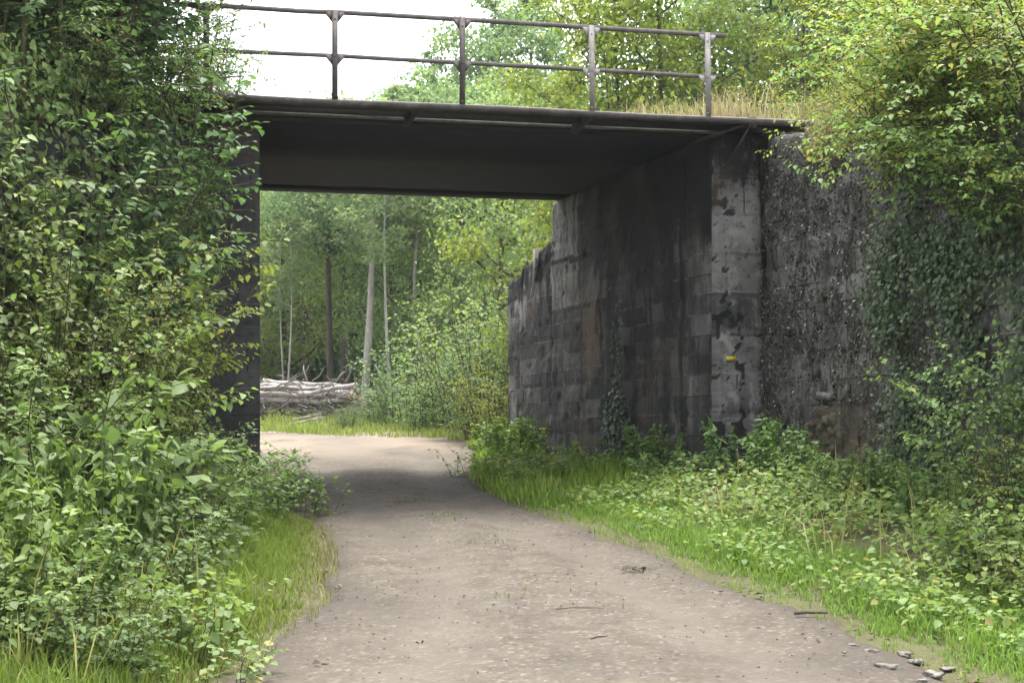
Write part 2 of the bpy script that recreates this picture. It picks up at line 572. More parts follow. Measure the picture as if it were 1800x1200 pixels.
def grow(h, spread, n_stems, leaf, step, tpl='ovate', ratio=.75, mat='leaf', base_r=.25, twigs=7, twig_len=.35, start=.12,
         arch=.5, droop=.35, stem_r=.012, pair=False, fill=1.0, tmean=.45, tsd=.2, jit=.5, pinnate=0, name='foliage', bare=0.0):
    """a shrub: arching stems, twigs off them, leaves along the twigs"""
    lv = Leaves(tpl, ratio)
    g = Geo()
    for s in range(n_stems):
        az = RNG.uniform(0, 2 * math.pi)
        out = np.array((math.cos(az), math.sin(az), 0))
        p = out * base_r * math.sqrt(RNG.uniform()) + np.array((0, 0, -.08))
        lean = RNG.uniform(.05, 1.0) * spread
        L_ = h * RNG.uniform(.6, 1.05)
        nseg = 9
        pts = [p.copy()]
        for i in range(nseg):
            f = i / nseg
            dirv = np.array((0, 0, 1.0 - arch * f * f * lean * 1.4)) + out * (lean * (.35 + f)) + rv(.12)
            dirv /= np.linalg.norm(dirv)
            p = p + dirv * L_ / nseg
            pts.append(p.copy())
        pts = np.array(pts)
        g.tube(pts, np.linspace(stem_r, stem_r * .25, len(pts)), 5, False)
        stem_t = np.clip(RNG.normal(tmean, tsd * .6), 0, 1)

        def leaves_on(a, b, dens=1.0, tl=1.0):
            ln = np.linalg.norm(b - a)
            dv = (b - a) / (ln + 1e-9)
            m = max(2, int(ln / step * fill * dens))
            for q in range(m):
                f = (q + RNG.uniform(.2, .8)) / m
                pos_ = a + (b - a) * f + np.array((0, 0, -.10 * ln * f * f))
                side = np.cross(dv, (0, 0, 1.0)); side /= np.linalg.norm(side) + 1e-6
                for sg in ((1, -1) if (pair or pinnate) else ((1,) if q % 2 else (-1,))):
                    d_ = dv * RNG.uniform(.1, .6) + sg * side * RNG.uniform(.6, 1) + np.array((0, 0, RNG.uniform(-droop * 2, .25))) + rv(.2 * jit)
                    nrm = np.array((0, 0, 1.0)) + rv(.42 * jit) + .35 * out
                    lv.add(pos_ + rv(.006), d_, nrm, leaf * RNG.uniform(.40, 1.35) * tl, np.clip(stem_t + RNG.normal(0, tsd), 0, 1))
            pos_ = b
            lv.add(pos_, dv + np.array((0, 0, -.3)), (0, 0, 1) + rv(.3), leaf * RNG.uniform(.6, 1.1) * tl, np.clip(stem_t + RNG.normal(0, tsd), 0, 1))

        for k in range(twigs):
            f = start + (1 - start) * (k + RNG.uniform(0, 1)) / twigs
            x = f * nseg; i = min(int(x), nseg - 1)
            a = pts[i] + (pts[i + 1] - pts[i]) * (x - i)
            th = RNG.uniform(0, 2 * math.pi)
            dv = np.array((math.cos(th), math.sin(th), RNG.uniform(-.15, .7))) + .35 * out
            dv /= np.linalg.norm(dv)
            tl = twig_len * RNG.uniform(.5, 1.2) * (1.1 - .55 * f)
            b = a + dv * tl
            if tl > .12 and not pinnate:
                g.tube([a, (a + b) / 2 + rv(.01), b], [stem_r * .4, stem_r * .3, stem_r * .15], 4, False)
            leaves_on(a, b)
        leaves_on(pts[-2], pts[-1])
        if pair:
            for i in range(2, nseg):
                leaves_on(pts[i], pts[i + 1], .6, 1.15)
    return lv.mesh(name, M[mat]), g.mesh('stem', M['stem'], True)


def tree_mesh(h, crown_w, base_f, r, n_limb, n_leaf, leaf, bend=.3, mat='leaf_far', bark='bark', tpl='dia', lean=(0, 0), clump=.5, tmean=.45, narrow=1.0, openness=.0, sd=.2, tr_sides=8):
    lv = Leaves(tpl, .7)
    g = Geo()
    n = 12
    pts = []
    off = np.zeros(2)
    for i in range(n + 1):
        f = i / n
        off = np.array((lean[0] * f * h + bend * .25 * math.sin(f * 4 + r * 40), lean[1] * f * h + bend * .2 * math.cos(f * 3.3 + 1) - bend * .2 * math.cos(1)))
        pts.append((off[0], off[1], -.25 + f * (h * .96 + .25)))
    pts = np.array(pts)
    rad = r * (1 - np.linspace(0, 1, n + 1) ** 1.2 * .85)
    rad[0] *= 1.25
    g.tube(pts, rad, tr_sides, True, .12)
    tips = []
    for k in range(n_limb):
        f = base_f + (1 - base_f) * ((k + RNG.uniform(0, 1)) / n_limb) * .96
        x = f * n; i = min(int(x), n - 1)
        a = pts[i] + (pts[i + 1] - pts[i]) * (x - i)
        th = k * 2.4 + RNG.uniform(-.5, .5)
        q = (f - base_f) / (1 - base_f)
        ln = crown_w * .5 * (math.sin(math.pi * min(1, .22 + .72 * q)) ** .8) * RNG.uniform(.65, 1.2) * narrow + .15
        dv = np.array((math.cos(th), math.sin(th), RNG.uniform(.15, .8)))
        dv /= np.linalg.norm(dv)
        m1 = a + dv * ln * .5 + rv(.08 * ln); e = a + dv * ln + np.array((0, 0, .1 * ln)) + rv(.1 * ln)
        r0 = max(.012, r * (1 - f) * .5 + .012)
        g.tube([a, m1, e], [r0, r0 * .6, r0 * .2], 5, False)
        tips.append((m1, ln * .30)); tips.append((e, ln * .26))
        for w in range(5):
            s_ = m1 + (e - m1) * RNG.uniform(-.5, .9)
            ee = s_ + (rv(1) * np.array((1, 1, .55))) * ln * .27
            g.tube([s_, (s_ + ee) / 2 + rv(.03), ee], [r0 * .35, r0 * .25, r0 * .12], 4, False)
            tips.append((ee, ln * .25))
    tips.append((pts[-1], crown_w * .1))
    per = max(1, n_leaf // len(tips))
    for c, sp in tips:
        sp = max(sp, .22) * clump * 2
        if RNG.uniform() < openness:
            continue
        cnt = int(per * RNG.uniform(.5, 1.5))
        ct = np.clip(RNG.normal(tmean, .14), 0, 1)
        off = RNG.normal(0, 1, (cnt, 3)) * np.array((.55, .55, .34)) * sp
        d = RNG.normal(0, 1, (cnt, 3)) + np.array((0, 0, -.25))
        nn = RNG.normal(0, .55, (cnt, 3)) + np.array((0, 0, 1.0)) + off / (np.linalg.norm(off, axis=1, keepdims=True) + 1e-6) * .4
        lv.extend(c + off, d, nn, leaf * RNG.uniform(.6, 1.25, cnt), np.clip(ct + RNG.normal(0, sd, cnt), 0, 1))
    return lv.mesh('crown', M[mat]), g.mesh('trunk', M[bark], True)


PLANT = {}


def proto(key, fn, variants=2):
    PLANT[key] = [fn() for _ in range(variants)]


# ---- near plants
proto('hazel', lambda: grow(4.2, .55, 19, .085, .045, 'ovate', .86, 'leaf_dark', .55, 24, .80, .10, .35, .4, .022, tmean=.5, tsd=.22), 2)
proto('thicket', lambda: grow(2.2, .80, 26, .060, .034, 'ovate', .76, 'leaf', .50, 15, .46, .08, .7, .5, .010, tmean=.52, tsd=.20), 3)
proto('bramble', lambda: grow(1.3, 1.0, 22, .060, .036, 'ovate', .72, 'leaf', .40, 10, .36, .05, .9, .5, .007, tmean=.38, tsd=.2), 2)
proto('nettle', lambda: grow(1.0, .30, 22, .082, .085, 'ovate', .58, 'leaf', .42, 6, .14, .10, .3, .7, .006, pair=True, tmean=.42, tsd=.18), 2)
proto('broad', lambda: grow(1.0, .75, 12, .125, .085, 'ovate', .88, 'leaf', .40, 8, .32, .05, .7, .45, .007, tmean=.40, tsd=.14), 2)
proto('feather', lambda: grow(2.0, .75, 12, .050, .026, 'kite', .52, 'leaf', .35, 16, .34, .08, .6, .25, .010, pair=True, tmean=.62, tsd=.17), 2)
proto('yellow', lambda: grow(1.9, .60, 16, .042, .027, 'kite', .62, 'leaf_yellow', .45, 14, .34, .06, .5, .3, .008, tmean=.45, tsd=.22), 2)
proto('herb', lambda: grow(.42, .75, 26, .060, .040, 'ovate', .80, 'leaf', .50, 4, .15, .15, .5, .35, .004, tmean=.60, tsd=.18), 3)
proto('brown', lambda: grow(1.1, .55, 12, .030, .022, 'kite', .5, 'dead_leaf', .30, 10, .22, .25, .4, .3, .005, tmean=.7, tsd=.25), 1)
proto('trailing', lambda: grow(2.0, 1.5, 24, .054, .032, 'ovate', .66, 'leaf', .50, 14, .42, .04, 1.9, .5, .008, tmean=.74, tsd=.16), 2)
proto('trailing_feather', lambda: grow(2.0, 1.4, 18, .046, .024, 'kite', .56, 'leaf_yellow', .55, 16, .36, .05, 1.7, .3, .009, pair=True, tmean=.70, tsd=.18), 2)
# ---- farther plants
proto('far_bush', lambda: grow(3.4, .70, 22, .115, .085, 'kite', .80, 'leaf_far', .8, 14, .85, .04, .55, .35, .018, tmean=.50, tsd=.2), 2)
proto('far_yellow', lambda: grow(3.4, .60, 22, .10, .075, 'kite', .70, 'leaf_yellow', .8, 14, .80, .04, .5, .3, .018, tmean=.28, tsd=.2), 1)
# ---- trees
proto('oak', lambda: tree_mesh(12, 6.0, .42, .17, 16, 13000, .19, .35, clump=.50), 2)
proto('ash', lambda: tree_mesh(16, 6.5, .32, .18, 20, 13000, .20, .5, clump=.42, openness=.12, tmean=.42), 2)
proto('robinia', lambda: tree_mesh(7.2, 4.4, .18, .09, 18, 13000, .095, .4, 'leaf_yellow', 'bark', 'kite', clump=.46, tmean=.28), 2)
proto('maple', lambda: tree_mesh(8.5, 5.4, .10, .12, 20, 15000, .13, .3, 'leaf_far', 'bark', 'kite', clump=.5, tmean=.42), 2)
proto('bare_oak', lambda: tree_mesh(13, 5.2, .52, .165, 15, 9000, .18, .30, 'leaf_far', 'bark_pale', lean=(.045, 0), clump=.5, openness=.1), 1)
proto('dark_oak', lambda: tree_mesh(13, 6.4, .50, .13, 15, 10000, .18, .4, 'leaf_far', 'bark', lean=(-.01, 0), clump=.52, openness=.1, tmean=.3), 1)
proto('sapling', lambda: tree_mesh(9, 2.6, .55, .055, 10, 2500, .15, .5, 'leaf_far', 'bark_pale', clump=.5, openness=.1, tr_sides=6), 2)
proto('bent', lambda: tree_mesh(9, 3.2, .50, .085, 10, 3000, .16, 1.8, 'leaf_far', 'bark_pale', lean=(-.10, 0), clump=.5, tr_sides=6), 1)

_use = {}


def plant(key, name, label, cat, px, Y, s=1.0, sz=None, color=(1, 1, 1), group=None, dz=0.0, x=None, z=None, rot=None, var=None):
    k = _use.get(key, 0); _use[key] = k + 1
    fol, stem = PLANT[key][(k if var is None else var) % len(PLANT[key])]
    X = at(px, Y) if x is None else x
    Z = (hz(X, Y) if z is None else z) + dz
    sz = s if sz is None else sz
    t = thing(name, label, cat, (X, Y, Z), random.uniform(0, 6.28) if rot is None else rot, (s, s, sz), group)
    is_tree = stem.name.startswith('trunk')
    part('trunk' if is_tree else 'stem', stem, t)
    part('crown' if is_tree else 'foliage', fol, t, color)
    return t


# ------------------------------------------------------------------ ground
def grid_axis(parts):
    out = []
    for a, b, st in parts:
        out.extend(np.arange(a, b, st).tolist())
    out.append(parts[-1][1])
    return np.array(out)


gx = grid_axis([(-500, -100, 50), (-100, -20, 5), (-20, -8, .6), (-8, 8, .14), (8, 20, .6), (20, 100, 5), (100, 500, 50)])
gy = grid_axis([(-60, 4, 3), (4, 28, .14), (28, 60, .7), (60, 150, 6), (150, 650, 50)])
GX, GYY = np.meshgrid(gx, gy)
GH = height(GX, GYY)
bumps = np.zeros_like(GH)
for k in range(9):
    fx, fy, ph = RNG.uniform(.3, 3.2), RNG.uniform(.3, 3.2), RNG.uniform(0, 6)
    bumps += np.sin(GX * fx + GYY * fy * RNG.choice([-1, 1]) + ph) * .018 / (1 + .3 * fx)
inside = sstep(.0, .6, np.maximum(xl(GYY) - GX, GX - xr(GYY)))
GH = GH + bumps * inside - .03 * (1 - sstep(-.25, .1, np.maximum(xl(GYY) - GX, GX - xr(GYY))))
nx, ny = len(gx), len(gy)
V = np.stack([GX, GYY, GH], -1).reshape(-1, 3)
idx = np.arange(nx * ny).reshape(ny, nx)
Q = np.stack([idx[:-1, :-1], idx[:-1, 1:], idx[1:, 1:], idx[1:, :-1]], -1).reshape(-1, 4)
me = raw_mesh('ground', V, Q.ravel(), np.full(len(Q), 4), M['soil'], smooth=True)
o = link(bpy.data.objects.new('ground', me)); tag(o, 'dark soil banks and forest floor round the railway bridge', 'ground', kind='structure')

# the track: a sheet of its own with ragged edges, ruts and a low crown
ty = grid_axis([(-6, 6, .5), (6, 26, .10), (26, 35.6, .3)])
nxt = 60
rows = []
tuv = []
for i, y in enumerate(ty):
    w0 = .20 * noise.noise(Vector((y * 1.1, 3.3, 0))) + .10 * noise.noise(Vector((y * 3.7, 8.1, 0)))
    w1 = .20 * noise.noise(Vector((y * 1.2, 13.3, 0))) + .10 * noise.noise(Vector((y * 3.5, 28.1, 0)))
    a = xl(y) - .12 + w0; b = xr(y) + .12 + w1
    f = np.linspace(0, 1, nxt)
    X = a + (b - a) * f
    Z = gbase(np.full(nxt, y)) + .012
    e = np.minimum(f, 1 - f) * (b - a)
    Z = Z - .06 * (1 - sstep(0, .22, e)) + .02 * sstep(.3, 1.4, e) - .030 * np.exp(-((np.abs(f - .5) - .22) / .07) ** 2)
    for q in range(nxt):
        Z[q] += .018 * noise.noise(Vector((X[q] * 1.6, y * .8, 2))) + .008 * noise.noise(Vector((X[q] * 6, y * 5, 5)))
    rows.append(np.stack([X, np.full(nxt, y), Z], -1))
    tuv.append(np.stack([f, np.full(nxt, y), f * 0], -1))
V = np.array(rows).reshape(-1, 3)
idx = np.arange(len(ty) * nxt).reshape(len(ty), nxt)
Q = np.stack([idx[:-1, :-1], idx[:-1, 1:], idx[1:, 1:], idx[1:, :-1]], -1).reshape(-1, 4)
me = raw_mesh('gravel_track', V, Q.ravel(), np.full(len(Q), 4), M['track'], uv=np.array(tuv).reshape(-1, 3), smooth=True)
o = link(bpy.data.objects.new('gravel_track', me)); tag(o, 'pale gravel track running under the railway bridge', 'track', kind='structure')


def track_z(x, y):
    return hz(x, y) + .03


# ------------------------------------------------------------------ masonry
def wall_mesh(name, mat, p0, dir2, length, z0, ztop, thick, side, rough=.02, batter=0.0, step=.06, course=.235, chip=0.0, seed=0, uoff=0.0, top_rag=0.0, stains=None):
    """wall face as a displaced sheet with a back: p0 start, dir2 unit run, side unit normal of the face seen"""
    p0 = np.asarray(p0, float); dir2 = np.asarray(dir2, float); side = np.asarray(side, float)
    ns = max(3, int(length / step)); hmax = max(ztop(0), ztop(length))
    nz = max(4, int((hmax - z0) / step))
    verts = []; uv = []; stn = []
    for layer in (0, 1):
        for i in range(ns + 1):
            s = length * i / ns
            zt = ztop(s) + (top_rag * noise.noise(Vector((s * 3.1, seed, 4))) + top_rag * .7 * noise.noise(Vector((s * 9, seed, 9))) if top_rag else 0)
            for k in range(nz + 1):
                z = z0 + (zt - z0) * k / nz
                off = batter * max(0, (SOFFIT - z)) / 4.2
                if layer == 0:
                    q = Vector((s * 1.1 + seed * 7, z * 1.1, seed))
                    dsp = rough * (noise.noise(q) + .6 * noise.noise(q * 3.1) + .4 * noise.noise(q * 9))
                    fr = (z / course) % 1.0
                    ci = int(z / course)
                    bi = int((s + uoff) / .9 + (ci * .37) % 1.0 + 50)
                    dsp += (1.1 * rough) * (((ci * 7919 + bi * 3571) % 13) / 13 - .5)
                    if fr < .12 and rough > .01:
                        dsp -= .010
                    if chip:
                        c = noise.noise(Vector((s * 4.3 + seed, z * 6.0, 7))) + .5 * noise.noise(Vector((s * 13 + seed, z * 17, 9)))
                        if c > .50:
                            dsp -= chip * min(1, (c - .50) * 4)
                    e = min(s, length - s) / .10
                    if e < 1:
                        dsp -= .025 * (1 - e) * (1 + noise.noise(Vector((z * 6, seed, 2))) * 1.5)
                else:
                    off, dsp = 0, -thick
                xy = p0 + dir2 * s + side * (off + dsp)
                verts.append((xy[0], xy[1], z)); uv.append((s + uoff, z, seed)); stn.append(stains(s, z) if stains else (0, 0, 0))
    nn = (ns + 1) * (nz + 1)
    A = np.arange(nn).reshape(ns + 1, nz + 1); B = A + nn
    def quads(a, b, c, d):
        return np.stack([a, b, c, d], -1).reshape(-1, 4)
    Qs = [quads(A[:-1, :-1], A[1:, :-1], A[1:, 1:], A[:-1, 1:]), quads(B[:-1, :-1], B[:-1, 1:], B[1:, 1:], B[1:, :-1]),
          quads(A[:-1, -1], A[1:, -1], B[1:, -1], B[:-1, -1]),
          quads(A[0, :-1], A[0, 1:], B[0, 1:], B[0, :-1]), quads(A[-1, :-1], B[-1, :-1], B[-1, 1:], A[-1, 1:])]
    Qs = np.concatenate(Qs)
    # face orientation: decide from the run and the side
    if dir2[0] * side[1] - dir2[1] * side[0] > 0:
        Qs = Qs[:, ::-1]
    return raw_mesh(name, verts, Qs.ravel(), np.full(len(Qs), 4), mat, uv=uv, smooth=False, stain=stn)


SR = np.array((-D[1], D[0]))           # normal of the right inner wall, into the opening
SF = -NR                               # towards us
ab = thing('bridge_abutment', 'tall right-hand concrete abutment of the bridge, sooty inside with grey pilaster', 'abutment', (R0[0], R0[1], 0))


def ploc(o):
    """parts are written in world coordinates: take the parent's place off"""
    o.location = -Vector(o.parent.location)
    return o


def bump_(v, c, w):
    return max(0.0, 1 - ((v - c) / w) ** 2)


def stain_shade_inner(s0, z):
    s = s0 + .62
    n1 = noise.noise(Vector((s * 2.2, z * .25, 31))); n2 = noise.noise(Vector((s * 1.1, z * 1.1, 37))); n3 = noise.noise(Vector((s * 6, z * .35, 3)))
    dark = .75 * min(1, max(0, (z - 2.6 + .9 * n1) / .7)) * min(1, max(0, (4.75 - s + .35 * n2) / .4))  # darker towards the top, ending short of the far end
    for c, w_, a, zl in ((.92, .07, .9, -1), (1.35, .22, .6, .6), (2.5, .18, .55, -1), (3.3, .30, .75, -1), (3.75, .12, .6, .3), (4.55, .10, .55, .8), (2.05, .10, .6, 1.2)):  # first streak is the shadow line beside the pilaster return, painted in
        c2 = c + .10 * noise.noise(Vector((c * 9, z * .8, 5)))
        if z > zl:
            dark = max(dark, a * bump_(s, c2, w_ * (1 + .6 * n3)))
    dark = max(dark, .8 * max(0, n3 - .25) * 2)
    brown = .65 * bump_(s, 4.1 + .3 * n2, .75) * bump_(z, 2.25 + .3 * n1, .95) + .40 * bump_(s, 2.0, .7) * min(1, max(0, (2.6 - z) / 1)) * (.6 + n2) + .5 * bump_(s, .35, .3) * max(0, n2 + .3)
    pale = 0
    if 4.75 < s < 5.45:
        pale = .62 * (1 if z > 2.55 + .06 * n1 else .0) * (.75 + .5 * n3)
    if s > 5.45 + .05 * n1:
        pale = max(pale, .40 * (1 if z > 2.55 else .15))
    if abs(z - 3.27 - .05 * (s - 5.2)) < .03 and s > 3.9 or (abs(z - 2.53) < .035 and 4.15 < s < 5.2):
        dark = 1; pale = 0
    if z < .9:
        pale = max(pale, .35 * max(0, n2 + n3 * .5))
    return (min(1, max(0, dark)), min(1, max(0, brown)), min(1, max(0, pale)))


def stain_wing(s, z):
    n1 = noise.noise(Vector((s * 2.2, z * .25, 51))); n2 = noise.noise(Vector((s * 1.6, z * 1.6, 57))); n3 = noise.noise(Vector((s * 7, z * .5, 13)))
    dark = .7 * max(0, min(1, (z - 2.95 + .5 * n3) / .35)) * (.6 + n2) + max(0, n3 - .2) * 1.1
    pale = .5 * max(0, n2 + .15) * (.4 if z > 2.9 else 1) + (.5 * max(0, noise.noise(Vector((s * 9, z * 6, 3))) + .05) if z > 2.9 else 0)
    return (min(1, max(0, dark * 1.5)), .4 * max(0, n1), min(1, pale * 1.3))


def stain_pil(s, z):
    n1 = noise.noise(Vector((s * 5, z * 2.2, 71))); n2 = noise.noise(Vector((s * 11, z * 9, 77)))
    n3 = noise.noise(Vector((s * 23, z * 21, 7)))
    dark = 2.4 * max(0, n1 + .8 * n2 + .6 * n3 - .18) * (1.2 if s < .35 else .5) + .6 * min(1, max(0, (z - 3.35 + .4 * n1) / .5))
    pale = 1.0 * max(0, .5 * n2 - n1 * .5 + .3 - abs(s - .2)) * (1 if z < 3.2 else .2) + .6 * bump_(s, .38, .25) * bump_(z, .55, .5) * max(0, n1 + .5)
    brown = .5 * bump_(s, .4, .25) * bump_(z, .5, .55)
    return (min(1, max(0, dark)), brown, min(1, max(0, pale)))


def stain_front(s, z):
    n1 = noise.noise(Vector((s * 1.6, z * 1.6, 91))); n2 = noise.noise(Vector((s * 8, z * 8, 97)))
    return (min(1, .9 * max(0, n2 * .9 + n1 * .8)), .5 * bump_(s, 2.2, 1.2) * bump_(z, .55, .7), min(1, .6 * max(0, n1 * .8 - n2 * .7)))


ploc(part('inner_wall', wall_mesh('inner_wall', M['wall_inner'], R0 + D * .62, D, 5.40, -.5, lambda s: SOFFIT - .004, 1.1, SR, .022, 0, .05, .235, .03, 1, stains=stain_shade_inner), ab))
pil = ploc(part('pilaster', wall_mesh('pilaster', M['wall_front'], R0 + SF * .02, U, .60, -.5, lambda s: SOFFIT + .02, .66, SF, .014, .26, .035, .47, .02, 2, stains=stain_pil), ab))
# the return of the pilaster inside the opening, standing a little proud of the inner wall
ploc(part('pilaster_return', wall_mesh('pilaster_return', M['wall_inner'], R0 + SF * .02 + SR * .035 - D * .0, D, .70, -.5, lambda s: SOFFIT - .003, .5, SR, .012, 0, .05, .47, .02, 3, 2.2, stains=lambda s, z: stain_shade_inner(s - .62, z)), ab))
g = Geo()
mk = R0 + U * .11 + SF * (.26 * (SOFFIT - 1.6) / 4.2 + .036)
g.box((mk[0], mk[1], zat(632, 18.2)), (U[0] * .115, U[1] * .115, 0), (SF[0] * .012, SF[1] * .012, 0), (0, 0, .042))
y_ = part('painted_mark', g.mesh('painted_mark', M['paint']), pil)
y_['label'] = 'short yellow painted trail mark on the grey pilaster'

# far wing wall, broken down towards its end
fw = thing('wing_wall', 'broken low wing wall with ragged top beyond the bridge', 'wing wall', (*(R0 + D * 6), 0), group='wing walls of the bridge')
ploc(part('wall_body', wall_mesh('wall_body', M['wall_inner'], R0 + D * 6.04 - SR * .03, D, 2.42, -.4,
      lambda s: 3.62 - .10 * s - .10 * math.floor(s / .8), .7, SR, .024, 0, .05, .235, .03, 4, 5, .06, stains=stain_wing), fw))
g = Geo()
q = R0 + D * 6.55 + SR * .015
g.box((q[0], q[1], 3.08), (D[0] * .14, D[1] * .14, 0), (SR[0] * .05, SR[1] * .05, 0), (0, 0, .50))
ploc(part('pale_slab', g.mesh('pale_slab', M['stone']), fw))['label'] = 'pale concrete slab standing in the ragged wall top'
# right front wing wall
wr = thing('wing_wall', 'front right wing wall, stained concrete under fine dry ivy', 'wing wall', (*WR, 0), group='wing walls of the bridge')
WRN = np.array((WRD[1], -WRD[0]))      # normal towards the road
ploc(part('wall_body', wall_mesh('wall_body', M['wall_wing'], WR, WRD, 7.2, -.9, lambda s: 4.12 - .12 * s, .5, WRN, .03, .10, .06, .26, .05, 6, 0, .04, stains=stain_front), wr))


def on_right_wing(px, py, out=.0):
    """point of the wing wall seen at a picture place"""
    kx = (px - 900) / F
    k = (kx * WR[1] - WR[0]) / (WRD[0] - kx * WRD[1])
    p = WR + WRD * k
    z = zat(py, p[1])
    off = .10 * max(0, SOFFIT - z) / 4.2 + out
    p = p + WRN * off
    return np.array((p[0], p[1], z)), k


g = Geo()
def lump(g, c, ax, ay, az, seed, n=9, rag=.35):
    """a rough stone: a sphere pushed about"""
    b = len(g.v)
    for i in range(n + 1):
        th = math.pi * i / n
        for k in range(n * 2):
            ph = math.pi * k / n
            d = np.array((math.sin(th) * math.cos(ph), math.sin(th) * math.sin(ph), math.cos(th)))
            sq = d / max(abs(d)) * .55 + d * .45
            rr = 1 + rag * noise.noise(Vector(d * 1.9) + Vector((seed * 3.1, seed, 0))) + rag * .4 * noise.noise(Vector(d * 5) + Vector((seed, 0, 2)))
            sq = sq * rr
            g.v.append(np.asarray(c, float) + sq[0] * np.asarray(ax, float) + sq[1] * np.asarray(ay, float) + sq[2] * np.asarray(az, float))
    m = n * 2
    for i in range(n):
        for k in range(m):
            k2 = (k + 1) % m
            g.f.append([b + i * m + k, b + (i + 1) * m + k, b + (i + 1) * m + k2, b + i * m + k2])


wd3 = np.array((*WRD, 0)); wn3 = np.array((*WRN, 0))
cA, kA = on_right_wing(1462, 765, 0)
na, nb_ = 44, 30
for i in range(na + 1):
    for q in range(nb_ + 1):
        a_ = i / na * 2 - 1; b_ = q / nb_ * 2 - 1
        rr = math.hypot(a_, b_) + .35 * noise.noise(Vector((a_ * 2.2, b_ * 2.2, 3)))
        cell = noise.cell(Vector((a_ * 3.2 + .5 * noise.noise(Vector((a_ * 3, b_ * 3, 1))), b_ * 3.6 + .4 * noise.noise(Vector((a_ * 3, b_ * 3, 7))), 5)))
        dsp = .020 * (cell - .3) + .020 * noise.noise(Vector((a_ * 6, b_ * 6, 2))) + .014 * noise.noise(Vector((a_ * 17, b_ * 17, 2)))
        dsp = .035 + dsp if rr < .85 else .035 + dsp - (rr - .85) * .4
        zz_ = cA[2] + b_ * .36
        off = WRN * (.10 * (cA[2] - zz_) / 4.2 + dsp)
        xy = cA[:2] + WRD * (a_ * .50) + off
        g.v.append(np.array((xy[0], xy[1], zz_)))
for i in range(na):
    for q in range(nb_):
        b = i * (nb_ + 1) + q
        g.f.append([b, b + 1, b + nb_ + 2, b + nb_ + 1])
ploc(part('exposed_rubble', g.mesh('exposed_rubble', M['brick'], True), wr))['label'] = 'exposed brown rubble core where the concrete broke off'
g = Geo()
c, k = on_right_wing(1465, 696, 0)
g.prism([c + wd3 * -.20 + (0, 0, -.03), c + wd3 * .16 + (0, 0, -.05), c + wd3 * .22 + (0, 0, .01), c + wd3 * .05 + (0, 0, .035), c + wd3 * -.14 + (0, 0, .045)], wn3 * .05)
c, k = on_right_wing(1500, 690, 0)
g.prism([c + wd3 * -.07 + (0, 0, -.08), c + wd3 * .10 + (0, 0, -.12), c + wd3 * .07 + (0, 0, .12), c + wd3 * -.02 + (0, 0, .10)], wn3 * .022)
ploc(part('broken_ledge', g.mesh('broken_ledge', M['ledge'], False), wr))['label'] = 'pale broken ledge of concrete above the rubble'

# left abutment and its wing wall
al = thing('bridge_abutment', 'dark left-hand abutment of the bridge edged by ivy', 'abutment', (L0[0], L0[1], 0))
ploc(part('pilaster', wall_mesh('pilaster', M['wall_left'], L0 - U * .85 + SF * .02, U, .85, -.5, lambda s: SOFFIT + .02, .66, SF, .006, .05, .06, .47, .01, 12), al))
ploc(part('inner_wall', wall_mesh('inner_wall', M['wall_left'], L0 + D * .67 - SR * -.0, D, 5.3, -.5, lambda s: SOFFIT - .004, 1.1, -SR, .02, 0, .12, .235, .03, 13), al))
wl = thing('wing_wall', 'front left wing wall buried in thicket and ivy', 'wing wall', (*WL, 0), group='wing walls of the bridge')
WLN = np.array((-WLD[1], WLD[0]))
ploc(part('wall_body', wall_mesh('wall_body', M['wall_left'], WL, WLD, 8.0, -.9, lambda s: 4.05 - .22 * s, .5, WLN, .03, .12, .08, .26, .05, 15, 0, .05), wl))

# ------------------------------------------------------------------ bridge
br = thing('railway_bridge', 'low flat railway bridge with dark underside and steel guard rail', 'bridge', (0, 0, 0))
u3 = np.array((*U, 0)); d3 = np.array((*D, 0)); n3 = np.array((*NR, 0)); r3 = np.array((*R0, 0))
K = 1 / (D @ NR)                       # length along D per metre square to the railway
OVER = .50


def bp(t, n, z):
    """t along the rail from the right corner, n square to it (minus is towards us)"""
    q = r3 + u3 * t + d3 * (n * K)
    return np.array((q[0], q[1], z))


TL, TR = -SPAN - 3.4, 1.28
g = Geo()
g.box(bp(TL, -OVER, 4.235), u3 * (TR - TL), d3 * (OVER * K), (0, 0, .045))
ploc(part('walkway_plate', g.mesh('walkway_plate', M['steel_dark']), br))
g = Geo()
g.box(bp(TL, .02, 4.285), u3 * (TR - TL - .3), d3 * (DEPTH * .962 * K), (0, 0, .12))
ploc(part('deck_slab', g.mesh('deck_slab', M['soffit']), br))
# flat underside between an outer and a far girder
W_ = DEPTH * .955
g = Geo()
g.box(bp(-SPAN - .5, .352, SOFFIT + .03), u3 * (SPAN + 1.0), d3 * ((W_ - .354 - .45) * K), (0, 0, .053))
ploc(part('underside_slab', g.mesh('underside_slab', M['soffit']), br))
for a, w in ((0, .35), (W_ - .45, .45)):
    g = Geo()
    g.box(bp(-SPAN - .5, a, SOFFIT), u3 * (SPAN + 1.0), d3 * (w * K), (0, 0, .083))
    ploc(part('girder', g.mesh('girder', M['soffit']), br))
# bottom flange of the outer beam, the light on it put into pale steel
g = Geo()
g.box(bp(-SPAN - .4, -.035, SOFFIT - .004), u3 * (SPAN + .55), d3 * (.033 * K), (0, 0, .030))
ploc(part('flange', g.mesh('flange', M['steel_pale']), br))
